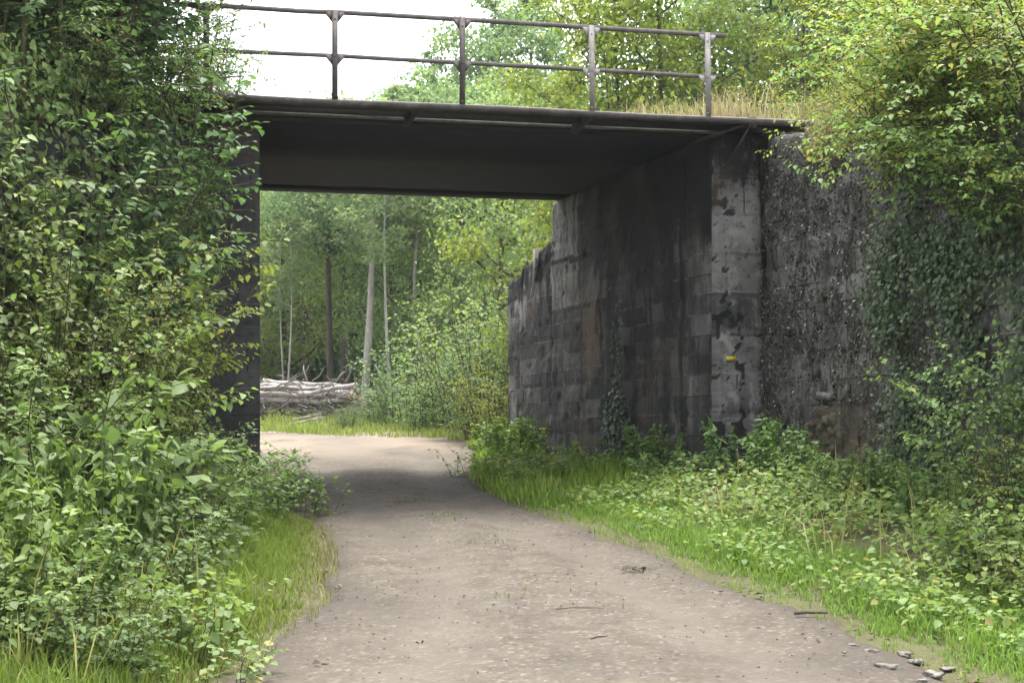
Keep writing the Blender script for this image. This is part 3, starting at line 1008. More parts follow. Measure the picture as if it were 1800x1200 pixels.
# rounded edge channel
g = Geo()
seg = 26
prof = [(-.012, -.052), (.020, -.052), (.020, .012), (.006, .022), (-.022, .022), (-.036, .012), (-.040, -.008), (-.034, -.03)]
for s in range(seg + 1):
    t = TL + (TR + .02 - TL) * s / seg
    sag = .006 * math.sin(t * 1.7) - .02 * max(0, t - .3) ** 2
    for (pn, pz) in prof:
        g.v.append(bp(t, -OVER - .022 + pn, 4.272 + pz + sag))
m_ = len(prof)
for s in range(seg):
    for k in range(m_):
        k2 = (k + 1) % m_
        g.f.append([s * m_ + k, s * m_ + k2, (s + 1) * m_ + k2, (s + 1) * m_ + k])
g.f.append(list(range(m_))[::-1]); g.f.append([seg * m_ + k for k in range(m_)])
ploc(part('edge_channel', g.mesh('edge_channel', M['steel']), br))
# brackets
def t_at(px, n):
    kx = (px - 900) / F
    o_ = R0 + D * (n * K)
    return (kx * o_[1] - o_[0]) / (U[0] - kx * U[1])
for px in (412, 727, 1030, 1320):
    t = t_at(px, -OVER)
    g = Geo()
    a = bp(t, -OVER + .02, 4.235); b = bp(t - .02, -.02, 4.06 if px < 1300 else 3.98)
    if px < 1300:
        g.prism([a + (0, 0, 0), bp(t, -.0, 4.235), bp(t, -.0, 4.13), bp(t, -.06, 4.13), bp(t, -OVER + .02, 4.20)], u3 * .06)
        g.box(bp(t - .02, -OVER - .02, 4.205), u3 * .10, d3 * .10, (0, 0, .085))
    else:
        g.tube([bp(t, -OVER - .03, 4.25), bp(t - .19, -.30, 3.80)], .014, 6)
        g.tube([bp(t, -OVER - .03, 4.25), bp(t - .55, -.22, 4.05)], .022, 6)
        g.tube([bp(t, -OVER - .03, 4.25), bp(t + .45, -.2, 4.06)], .02, 6)
        g.box(bp(t - .05, -OVER - .05, 4.19), u3 * .10, d3 * .12, (0, 0, .11))
    ploc(part('bracket', g.mesh('bracket', M['steel_dark']), br))
# guard rail
NP = -OVER - .01
posts = [362, 587.5, 811, 1037.5, 1241]
ztop_at = lambda px: zat(np.interp(px, [300, 409, 500, 540, 587, 680, 811, 980, 1273], [4, 9, 15, 17.6, 18.6, 24, 31.5, 42, 60.5]), (R0 + D * (NP * K) + U * t_at(px, NP))[1])
zmid_at = lambda px: zat(np.interp(px, [300, 409, 587, 680, 811, 980, 1250], [84, 88, 95.5, 101, 108, 117, 133]), (R0 + D * (NP * K) + U * t_at(px, NP))[1])
for nm, zf, x1, hh in (('handrail', ztop_at, 1274, .052), ('middle_rail', zmid_at, 1256, .046)):
    g = Geo()
    xs = np.linspace(330, x1, 40)
    for px in xs:
        t = t_at(px, NP); zt = zf(px)
        for (dn, dzz) in ((-.034, 0), (.030, 0), (.030, -.010), (-.024, -.010), (-.024, -hh), (-.034, -hh)):   # an angle section
            g.v.append(bp(t, NP + dn, zt + dzz))
    for s in range(len(xs) - 1):
        for k in range(6):
            k2 = (k + 1) % 6
            g.f.append([s * 6 + k, (s + 1) * 6 + k, (s + 1) * 6 + k2, s * 6 + k2])
    e = (len(xs) - 1) * 6
    g.f.append([0, 1, 2, 3, 4, 5]); g.f.append([e + k for k in range(6)][::-1])
    ploc(part(nm, g.mesh(nm, M['steel']), br))
for i, px in enumerate(posts):
    t = t_at(px, NP)
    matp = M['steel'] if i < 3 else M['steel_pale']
    zt = ztop_at(px) - .004; zm = zmid_at(px)
    lean_ = .012 if i >= 3 else 0
    g = Geo()
    # tee section: a plate across and a web back
    w = .031
    g.prism([bp(t - w + lean_, NP - .046, 4.25), bp(t + w + lean_, NP - .046, 4.25), bp(t + w, NP - .046, zt), bp(t - w, NP - .046, zt)], d3 * .010)
    g.prism([bp(t - .006 + lean_, NP - .036, 4.25), bp(t + .006 + lean_, NP - .036, 4.25), bp(t + .006, NP - .036, zt), bp(t - .006, NP - .036, zt)], d3 * .055)
    for zz in (zm - .03, zt - .10, 4.32):
        c = bp(t, NP - .056, zz)
        g.tube([c, c + d3 * .012], .011, 6)
    po = ploc(part('guard_post', g.mesh('guard_post', matp), br))
    for zz, hh in ((zt - .052, .08), (zm - .044, .08)):
        for sg in (-1, 1):
            g2 = Geo()
            g2.prism([bp(t + sg * w, NP - .040, zz + .03), bp(t + sg * (w + .070), NP - .040, zz + .03), bp(t + sg * (w + .066), NP - .040, zz), bp(t + sg * w, NP - .040, zz - hh)], d3 * .007)
            gp = part('gusset_plate', g2.mesh('gusset_plate', matp), po)
for c in (br, ab, al, fw, wr, wl):
    for ch in c.children:
        for gc in ch.children:
            gc.location = (0, 0, 0)

# ------------------------------------------------------------------ ivy on the walls
def ivy(name, label, p0, dir2, side, pts, leaf, mat, batter=0.0, tmean=.45, tsd=.25, lift=.02, ratio=.85, depth=.03):
    lv = Leaves('ovate', ratio)
    d_ = np.array((*dir2, 0)); n_ = np.array((*side, 0))
    for s, z in pts:
        b = np.array((*p0, 0)) + d_ * s + n_ * (batter * max(0, SOFFIT - z) / 4.2 + lift + RNG.uniform(0, depth))
        b[2] = z
        dv = np.array((0, 0, -.7)) + d_ * RNG.normal(0, .9) + n_ * RNG.uniform(-.05, .6) + rv(.25)
        nn = n_ + np.array((0, 0, RNG.uniform(.0, 1.2))) + rv(.42)
        lv.add(b, dv, nn, leaf * RNG.uniform(.5, 1.25), np.clip(RNG.normal(tmean, tsd), 0, 1))
    return lv


def masked(n, s0, s1, z0, z1, keep):
    out = []
    while n > 0:
        s = RNG.uniform(s0, s1); z = RNG.uniform(z0, z1)
        n -= 1
        if RNG.uniform() < keep(s, z):
            out.append((s, z))
    return out


def nz_(s, z, k, seed):
    return noise.noise(Vector((s * k, z * k, seed)))


def make_ivy(label, mat, lvs, stems=None, cat='ivy', color=(1, 1, 1), nm='ivy', group='ivy on the bridge walls', loc=(0, 0, 0)):
    t = thing(nm, label, cat, loc, group=group)
    ploc(part('foliage', lvs.mesh('foliage', M[mat]), t, color))
    if stems:
        ploc(part('stem', stems.mesh('stem', M['stem']), t))
    return t


def creep_stems(p0, dir2, side, n, s0, s1, z0, z1, batter=0, r=.006):
    g = Geo()
    for i in range(n):
        s = RNG.uniform(s0, s1); z = z0
        top = RNG.uniform(z0 + .4 * (z1 - z0), z1)
        pts = []
        while z < top:
            q = np.array((*p0, 0)) + np.array((*dir2, 0)) * s + np.array((*side, 0)) * (batter * max(0, SOFFIT - z) / 4.2 + .03)
            q[2] = z
            pts.append(q); z += .18; s += RNG.normal(0, .05)
        if len(pts) > 2:
            g.tube(pts, np.linspace(r, r * .4, len(pts)), 5, False)
    return g


# fine dry ivy over the right wing wall: thins out round the broken place
def keep_dry(s, z):
    k = .75 + 1.0 * nz_(s, z, 1.3, 3) + .7 * nz_(s, z, 5, 8)
    if .9 < s < 3.0 and .25 < z < 1.05:
        k -= .75 * (1 - abs(s - 2.0) / 1.2)
    return np.clip(k, .04, 1)
lv = ivy('ivy', '', WR, WRD, WRN, masked(34000, .0, 4.6, .15, 4.0, keep_dry), .033, 'ivy_dry', .10, .47, .28, .0, .8, .035)
make_ivy('fine dry ivy speckling the front right wing wall beside the pilaster', 'ivy_dry', lv, creep_stems(WR, WRD, WRN, 16, .1, 4.2, .1, 3.6, .10, .005), loc=(*WR, 0))
# dark green ivy curtain farther along the same wall
def keep_green(s, z):
    edge = 3.1 + .8 * nz_(s, z, .8, 11)
    return np.clip((s - edge) * 2.2, 0, 1) * np.clip(.62 + 1.5 * nz_(s, z, 1.6, 5), .04, 1) * np.clip((3.3 - z) * 2, 0, 1)
lv = ivy('ivy', '', WR, WRD, WRN, masked(36000, 1.6, 6.8, .25, 3.3, keep_green), .046, 'ivy_leaf', .10, .5, .28, .03, .95, .22)
make_ivy('thick dark green ivy curtain on the right end of the front wing wall', 'ivy_leaf', lv, creep_stems(WR, WRD, WRN, 10, 2.2, 6.2, .1, 3.0, .10), loc=(*(WR + WRD * 3), 0))
# ivy on the inner wall
def keep_in(s, z):
    c = 3.05 - .10 * (z - 1)
    w = .38 + .25 * nz_(0, z, 1.6, 2) if z < 1.3 else .20
    k = np.clip(1.3 - abs(s - c) / max(w, .05), 0, 1)
    return k * (.9 if z < 1.25 else .30 * np.clip((2.9 - z), 0, 1))
lv = ivy('ivy', '', R0, D, SR, masked(7000, 2.2, 4.0, -.1, 2.9, keep_in), .058, 'ivy_leaf', 0, .40, .25, .03, .95, .06)
make_ivy('dark glossy ivy strip climbing inside on the sooty right abutment', 'ivy_leaf', lv, loc=(*(R0 + D * 3), 0))
# ivy on the left: up the pilaster's edge and over the wing wall
def keep_l(s, z):
    return np.clip((.42 + .10 * nz_(s, z, 2.5, 6) - s + .03 * (z - 2)) * 9, 0, 1) * np.clip(.8 + .6 * nz_(s, z, 3, 8), .2, 1)
lv = ivy('ivy', '', L0 - U * .95, U, SF, masked(7500, -.2, .75, .1, 4.15, keep_l), .062, 'leaf', .05, .48, .2, .03, .9, .14)
make_ivy('green ivy edging the dark left pilaster from ground to deck', 'leaf', lv, color=(.85, .95, .8), loc=(*(L0 - U * .7), 0))
lv = ivy('ivy', '', WL, WLD, WLN, masked(11000, .0, 6.0, .2, 4.0, lambda s, z: np.clip(.75 + .8 * nz_(s, z, 1.4, 16), .05, 1) * (.15 if .3 < s < 1.6 and .5 < z < 2.0 else 1)), .075, 'leaf', .12, .42, .2, .04, .9, .22)
make_ivy('leafy climber covering the front left wing wall behind the thicket', 'leaf', lv, creep_stems(WL, WLD, WLN, 14, .2, 5, .0, 3.4, .12, .009), color=(.9, .95, .75), nm='climber', cat='climber', loc=(*(WL + WLD * 2), 0))


# ------------------------------------------------------------------ grass
def grass_mesh(name, mat, P, H, tm, ts, width=.006, lean=.45, headings=None):
    n = len(P)
    P = np.asarray(P, float)
    th = RNG.uniform(0, 2 * math.pi, n)
    dirs = np.stack([np.cos(th), np.sin(th), np.zeros(n)], -1)
    sd = np.stack([-np.sin(th), np.cos(th), np.zeros(n)], -1)
    H = np.asarray(H)[:, None]
    ln = RNG.uniform(.1, 1, (n, 1)) * lean
    up = np.array((0, 0, 1.0))
    w = width * RNG.uniform(.6, 1.4, (n, 1))
    v0 = P - sd * w; v1 = P + sd * w
    mid = P + up * H * .55 + dirs * H * ln * .35
    v2 = mid - sd * w * .8; v3 = mid + sd * w * .8
    tip = P + up * H * (1 - .35 * ln) + dirs * H * ln
    V = np.stack([v0, v1, v2, v3, tip], 1).reshape(-1, 3)
    b = (np.arange(n) * 5)[:, None]
    flat = (b + np.array([[0, 1, 3, 2, 2, 3, 4]])).ravel()
    sizes = np.tile([4, 3], n)
    t = np.clip(RNG.normal(tm, ts, n), 0, 1)
    return raw_mesh(name, V, flat, sizes, M[mat], np.repeat(t, 5))


def scatter(n, y0, y1, fx0, fx1, keep=None):
    y = RNG.uniform(y0, y1, n)
    a = fx0(y); b = fx1(y)
    x = a + (b - a) * RNG.uniform(0, 1, n)
    if keep is not None:
        k = np.array([keep(q, w) for q, w in zip(x, y)])
        m = RNG.uniform(0, 1, n) < k
        x, y = x[m], y[m]
    return np.stack([x, y, height(x, y) - .01], -1)


def stuff(name, mesh, label, cat, color=None):
    o = link(bpy.data.objects.new(name, mesh))
    tag(o, label, cat, kind='stuff')
    if color:
        o.color = (*color, 1)
    return o


def patchy(k, seed, lo=.25):
    return lambda x, y: np.clip(.6 + 1.1 * noise.noise(Vector((x * k, y * k, seed))), lo, 1)


# left verge: lush green, drier towards the track
P = scatter(17000, 7.0, 15.5, lambda y: xl(y) - 1.0, lambda y: xl(y) - .05, patchy(1.4, 2))
edge = np.clip((xl(P[:, 1]) - P[:, 0]) / .45, .25, 1)
stuff('grass', grass_mesh('grass', 'grass', P, RNG.uniform(.10, .26, len(P)) * edge, .42, .2, .0045, .8), 'bright green grass verge at the left edge of the track', 'grass')
P = scatter(2600, 6.5, 15, lambda y: xl(y) - .40, lambda y: xl(y) + .12, patchy(2.4, 5))
stuff('grass', grass_mesh('grass', 'straw', P, RNG.uniform(.04, .13, len(P)), .35, .2, .004, .9), 'short dry yellowish grass fringing the left side of the track', 'grass', (.60, .70, .48))
# right verge
P = scatter(46000, 6.5, 17.5, lambda y: xr(y) - .10, lambda y: xr(y) + 1.3, lambda x, y: float(np.clip(.7 + 1.0 * noise.noise(Vector((x * 1.4, y * 1.4, 9))), .35, 1)) * (1 if x > xr(y) + .14 + .25 * noise.noise(Vector((y * 2.1, 4, 4))) else .10))
edge = np.clip((P[:, 0] - xr(P[:, 1])) / .35, .55, 1)
stuff('grass', grass_mesh('grass', 'grass', P, RNG.uniform(.05, .16, len(P)) * edge, .52, .2, .0048, .9), 'bright green grass verge along the right edge of the track', 'grass', (1.0, 1.18, 1.15))
P = scatter(15000, 16.5, 28.5, lambda y: xr(y) + .0, lambda y: np.minimum(xr(y) + 1.9, 2.2 - .3 * (y - 18.5)), patchy(1.2, 19))
stuff('grass', grass_mesh('grass', 'grass', P, RNG.uniform(.10, .28, len(P)), .50, .2, .008, .8), 'taller grass growing under the bridge beside the right abutment', 'grass', (1.25, 1.35, 1.1))
P = scatter(420, 7.6, 10.5, lambda y: xl(y) - 2.2, lambda y: xl(y) - .5)
stuff('tall_grass', grass_mesh('tall_grass', 'straw', P, RNG.uniform(.25, .75, len(P)), .35, .25, .0045, 1.1), 'tall arching pale grass stalks in the left foreground', 'grass', (.8, .9, .55))
P = scatter(260, 9, 16, lambda y: xr(y) + .8, lambda y: xr(y) + 2.6)
stuff('tall_grass', grass_mesh('tall_grass', 'straw', P, RNG.uniform(.25, .7, len(P)), .4, .25, .0045, 1.0), 'tall pale grass stalks among the herbs of the right verge', 'grass', (.8, .9, .6))
P = scatter(900, 10.5, 20, lambda y: xl(y) + .38 * (xr(y) - xl(y)), lambda y: xl(y) + .66 * (xr(y) - xl(y)), lambda x, y: 1.0 if noise.noise(Vector((x * 2.2, y * 1.5, 61))) > .18 else .02)
P[:, 2] += .035
stuff('grass', grass_mesh('grass', 'grass', P, RNG.uniform(.015, .05, len(P)), .35, .2, .004, 1.2), 'sparse low weeds along the middle of the track', 'weeds', (.8, .85, .75))
# meadow beyond
P = scatter(22000, 31.5, 48, lambda y: -.22 * y - 1, lambda y: .02 * y + 1.6, patchy(.5, 29, .35))
m_ = (P[:, 1] > 33.5 + 1.2 * np.sin(P[:, 0] * .9)) | (P[:, 0] > -1.3)
P = P[m_]
stuff('grass', grass_mesh('grass', 'grass', P, RNG.uniform(.08, .26, len(P)), .62, .22, .012, .7), 'pale green grass clearing between the track and the log pile', 'grass')
# dry grass on the embankment end
P = []
for i in range(5200):
    t = RNG.uniform(-.6, 3.2); n = RNG.uniform(-.55, 1.8)
    q = bp(t, n, 4.27)
    if n < .1 and t < TR - .2 and RNG.uniform() < .6:
        continue
    if t < .1 and n < .8:
        continue
    if n < -.30 and t < TR + .1:
        continue
    q[2] = max(hz(q[0], q[1]), 4.25) - .01 if t > .7 else 4.40
    if t > TR and n < -.3:
        q[2] = hz(q[0], q[1])
    P.append(q)
stuff('dry_grass', grass_mesh('dry_grass', 'straw', np.array(P), RNG.uniform(.15, .52, len(P)), .42, .24, .0055, .7), 'tall straw coloured dry grass on the embankment at the rail end', 'dry grass')
# dry wisps hanging off the wing wall top
P = []
for i in range(420):
    k = RNG.uniform(1.35, 2.2)
    q = WR + WRD * k + WRN * RNG.uniform(-.05, .12)
    P.append((q[0], q[1], 4.12 - .12 * k - RNG.uniform(0, .35)))
stuff('dry_grass', grass_mesh('dry_grass', 'straw', np.array(P), RNG.uniform(.1, .34, len(P)), .25, .2, .004, 1.3), 'wisps of dry grass spilling over the wing wall top', 'dry grass', (.8, .8, .65))

# ------------------------------------------------------------------ litter and stones on the track
lv = Leaves('kite', .7)
for i in range(2000):
    y = RNG.uniform(7.5, 24)
    f = RNG.beta(.28, .28)
    x = xl(y) + (xr(y) - xl(y)) * f
    s = .013 * math.exp(RNG.normal(0, .55))
    if RNG.uniform() < .85:
        cx = noise.noise(Vector((x * 1.9, y * 1.9, 40)))
        if cx < .12:
            continue
    lv.add((x, y, track_z(x, y) + RNG.uniform(0, .006)), (*RNG.normal(0, 1, 2), RNG.normal(0, .12)), (0, 0, 1) + rv(.22), s * (1.5 if abs(f - .5) > .36 else .9), RNG.uniform(.15, 1))
stuff('leaf_litter', lv.mesh('leaf_litter', M['dead_leaf']), 'brown dead leaves scattered over the gravel track', 'leaf litter')
g = Geo()
for i in range(700):
    y = RNG.uniform(7.4, 22) if i % 3 else RNG.uniform(7.4, 12)
    f = RNG.uniform(0.0, 1.0)
    x = xl(y) + (xr(y) - xl(y)) * f
    s = RNG.uniform(.003, .009) * (1.5 if f > .88 else 1)
    lump(g, (x, y, track_z(x, y) + s * .2), (s * RNG.uniform(.8, 1.8), 0, 0), (0, s * RNG.uniform(.8, 1.6), 0), (0, 0, s * .7), i, 2, .5)
stuff('gravel', g.mesh('gravel', M['pebble']), 'loose pale pebbles lying on the track', 'gravel')
for i, (px, Y, s) in enumerate([(1340, 9.9, .06), (1590, 9.1, .08), (1560, 8.75, .10), (1610, 8.9, .07), (1640, 8.55, .10), (1665, 8.7, .06), (1500, 9.35, .055), (1530, 9.2, .07), (1620, 8.4, .06)]):
    g = Geo()
    lump(g, (0, 0, 0), (s * .62, 0, 0), (0, s * .42, 0), (0, 0, s * .17), i + 50, 8, .75)
    x = at(px, Y)
    o = link(bpy.data.objects.new('stone', g.mesh('stone', M['pebble'], True)))
    o.location = (x, Y, track_z(x, Y) - .022); o.rotation_euler = (0, 0, i * 1.3)
    tag(o, 'pale flat stone at the grassy right edge of the track', 'stone', 'stones at the track edge')
# sticks and lumps of leaves lying on the track
for nm, lab, px, py, ln, r, rot in (('stick', 'thin brown stick lying across the middle of the gravel track', 1020, 1084, .16, .004, .15),
                                   ('stick', 'short dark stick at a slant on the near right gravel', 1056, 1136, .09, .005, .8),
                                   ('stick', 'small dark piece of bark near the right edge of the track', 1426, 1092, .11, .012, .1)):
    Y = np.interp(py, [874, 1010, 1100, 1191], [18, 12, 10.1, 8.5]); x = at(px, Y)
    g = Geo(); g.tube([(-ln, 0, .005), (-ln * .3, .008, .012), (ln * .4, -.004, .01), (ln, .006, .006)], [r, r, r * .9, r * .5], 6)
    o = link(bpy.data.objects.new(nm, g.mesh(nm, M['bark']))); o.location = (x, Y, track_z(x, Y)); o.rotation_euler = (0, 0, rot)
    tag(o, lab, 'stick')
lv = Leaves('kite', .7)
for i in range(46):
    lv.add((RNG.normal(0, .06), RNG.normal(0, .05), RNG.uniform(0, .018)), (*RNG.normal(0, 1, 2), RNG.normal(0, .2)), rv(.3) + (0, 0, 1), RNG.uniform(.02, .045), RNG.uniform(0, .7))
o = link(bpy.data.objects.new('leaf_clump', lv.mesh('leaf_clump', M['dead_leaf'])))
o.location = (at(1115, 12.15), 12.15, track_z(at(1115, 12.15), 12.15)); tag(o, 'dark clump of dead leaves on the open gravel', 'leaf clump')

# ------------------------------------------------------------------ log pile
LOGY = 44.0
zb = hz(-5, LOGY)
def log(label, x0, y0, z0, x1, y1, z1, r, mat='log', group='felled logs in the pile'):
    a = np.array((x0, y0, z0)); b = np.array((x1, y1, z1)); c = (a + b) / 2
    g = Geo()
    n = 7
    pts = [a + (b - a) * f / (n - 1) + np.array((0, RNG.normal(0, .02), RNG.normal(0, .02))) - c for f in range(n)]
    rad = [r * (1 - .3 * f / (n - 1)) for f in range(n)]
    g.tube(pts[::-1], rad[::-1], 9, True, .1)
    t = thing('log', label, 'log', tuple(c), group=group)
    part('bark_log', g.mesh('bark_log', M[mat], False), t)
    dv = (b - a) / np.linalg.norm(b - a)
    for e, q, rr in ((pts[0], -dv, r * .86), (pts[-1], dv, r * .6)):
        g = Geo()
        g.tube([e - q * .01, e + q * .006], rr, 9, True)
        part('cut_end', g.mesh('cut_end', M['cut']), t)
    return t
lp = lambda px, py, dy=0: (at(px, LOGY + dy), LOGY + dy, zat(py, LOGY + dy))
log('long pale log along the top of the pile', *lp(462, 671), *lp(600, 678, .3), .09)
log('slanting pale log resting across the front of the pile', *lp(628, 676, -.5), *lp(525, 694, -.5), .075)
log('thick short log showing its round cut end in the pile', *lp(618, 697, -.6), *lp(540, 692, .9), .15)
log('brown barked log lying beside the thick cut log', *lp(632, 690, .2), *lp(585, 687, .2), .14, 'log_brown')
log('brown log under the thick cut log at the right end', *lp(638, 702, .1), *lp(590, 706, .1), .14, 'log_brown')
log('thin forked pale log poking out over the left of the pile', *lp(455, 680, -.6), *lp(570, 683, -.3), .05)
for i in range(17):
    py = 678 + (i % 6) * 6.2 + RNG.uniform(-2, 2)
    a = RNG.uniform(395, 470); b = a + RNG.uniform(90, 180)
    dy = -.4 + RNG.uniform(0, 1.1)
    log('long thin pale log in the middle of the stacked pile', *lp(a, py, dy), *lp(min(b, 625), py + RNG.uniform(-4, 6), dy + RNG.uniform(-.2, .2)), RNG.uniform(.045, .085))
g = Geo()
for i in range(300):
    px = RNG.uniform(380, 655); py = RNG.uniform(696, 738) if RNG.uniform() < .85 else RNG.uniform(665, 700)
    dy = RNG.uniform(-1.0, .5)
    a = np.array(lp(px, py, dy))
    a[2] = max(a[2], hz(a[0], a[1]) + .02)
    d = np.array((RNG.normal(0, 1), RNG.normal(0, .4), abs(RNG.normal(0, .45)))); d /= np.linalg.norm(d)
    ln = RNG.uniform(.15, .8)
    g.tube([a, a + d * ln * .5 + rv(.04), a + d * ln], [.020, .016, .008], 5, False)
stuff('brushwood', g.mesh('brushwood', M['brush']), 'tangle of grey brown brushwood heaped under the log pile', 'brushwood', None)
for i, (lab, a, b, h_) in enumerate([('bent grey branch sticking up from the left of the log pile', (540, 670), (534, 642), .02),
                                    ('thin dead branch rising at a slant behind the log pile', (590, 672), (604, 652), .02),
                                    ('pale dead branch leaning up right of the pale trunk', (668, 664), (658, 640), .03),
                                    ('bare branch lying on the grass in front of the log pile', (500, 768), (570, 752), .03),
                                    ('long bare branch on the grass below the brushwood', (512, 741), (575, 733), .03)]):
    p0 = np.array(lp(*a, -.8)); p1 = np.array(lp(*b, -.8))
    if i > 2:
        Yq = 38.5 if i == 3 else 42.5
        p0 = np.array((at(a[0], Yq), Yq, 0)); p1 = np.array((at(b[0], Yq + 1), Yq + 1, 0))
        p0[2] = hz(p0[0], p0[1]) + .05; p1[2] = hz(p1[0], p1[1]) + .22
    g = Geo(); c = (p0 + p1) / 2
    g.tube([p0 - c, (p1 - p0) * .15 + rv(.03), p1 - c], [h_, h_ * .8, h_ * .35], 5)
    q = (p1 - p0) * .05
    g.tube([q, q + (p1 - p0) * .25 + np.array((.12, 0, .08))], [h_ * .6, h_ * .2], 5)
    o = link(bpy.data.objects.new('dead_branch', g.mesh('dead_branch', M['log']))); o.location = c
    tag(o, lab, 'branch')

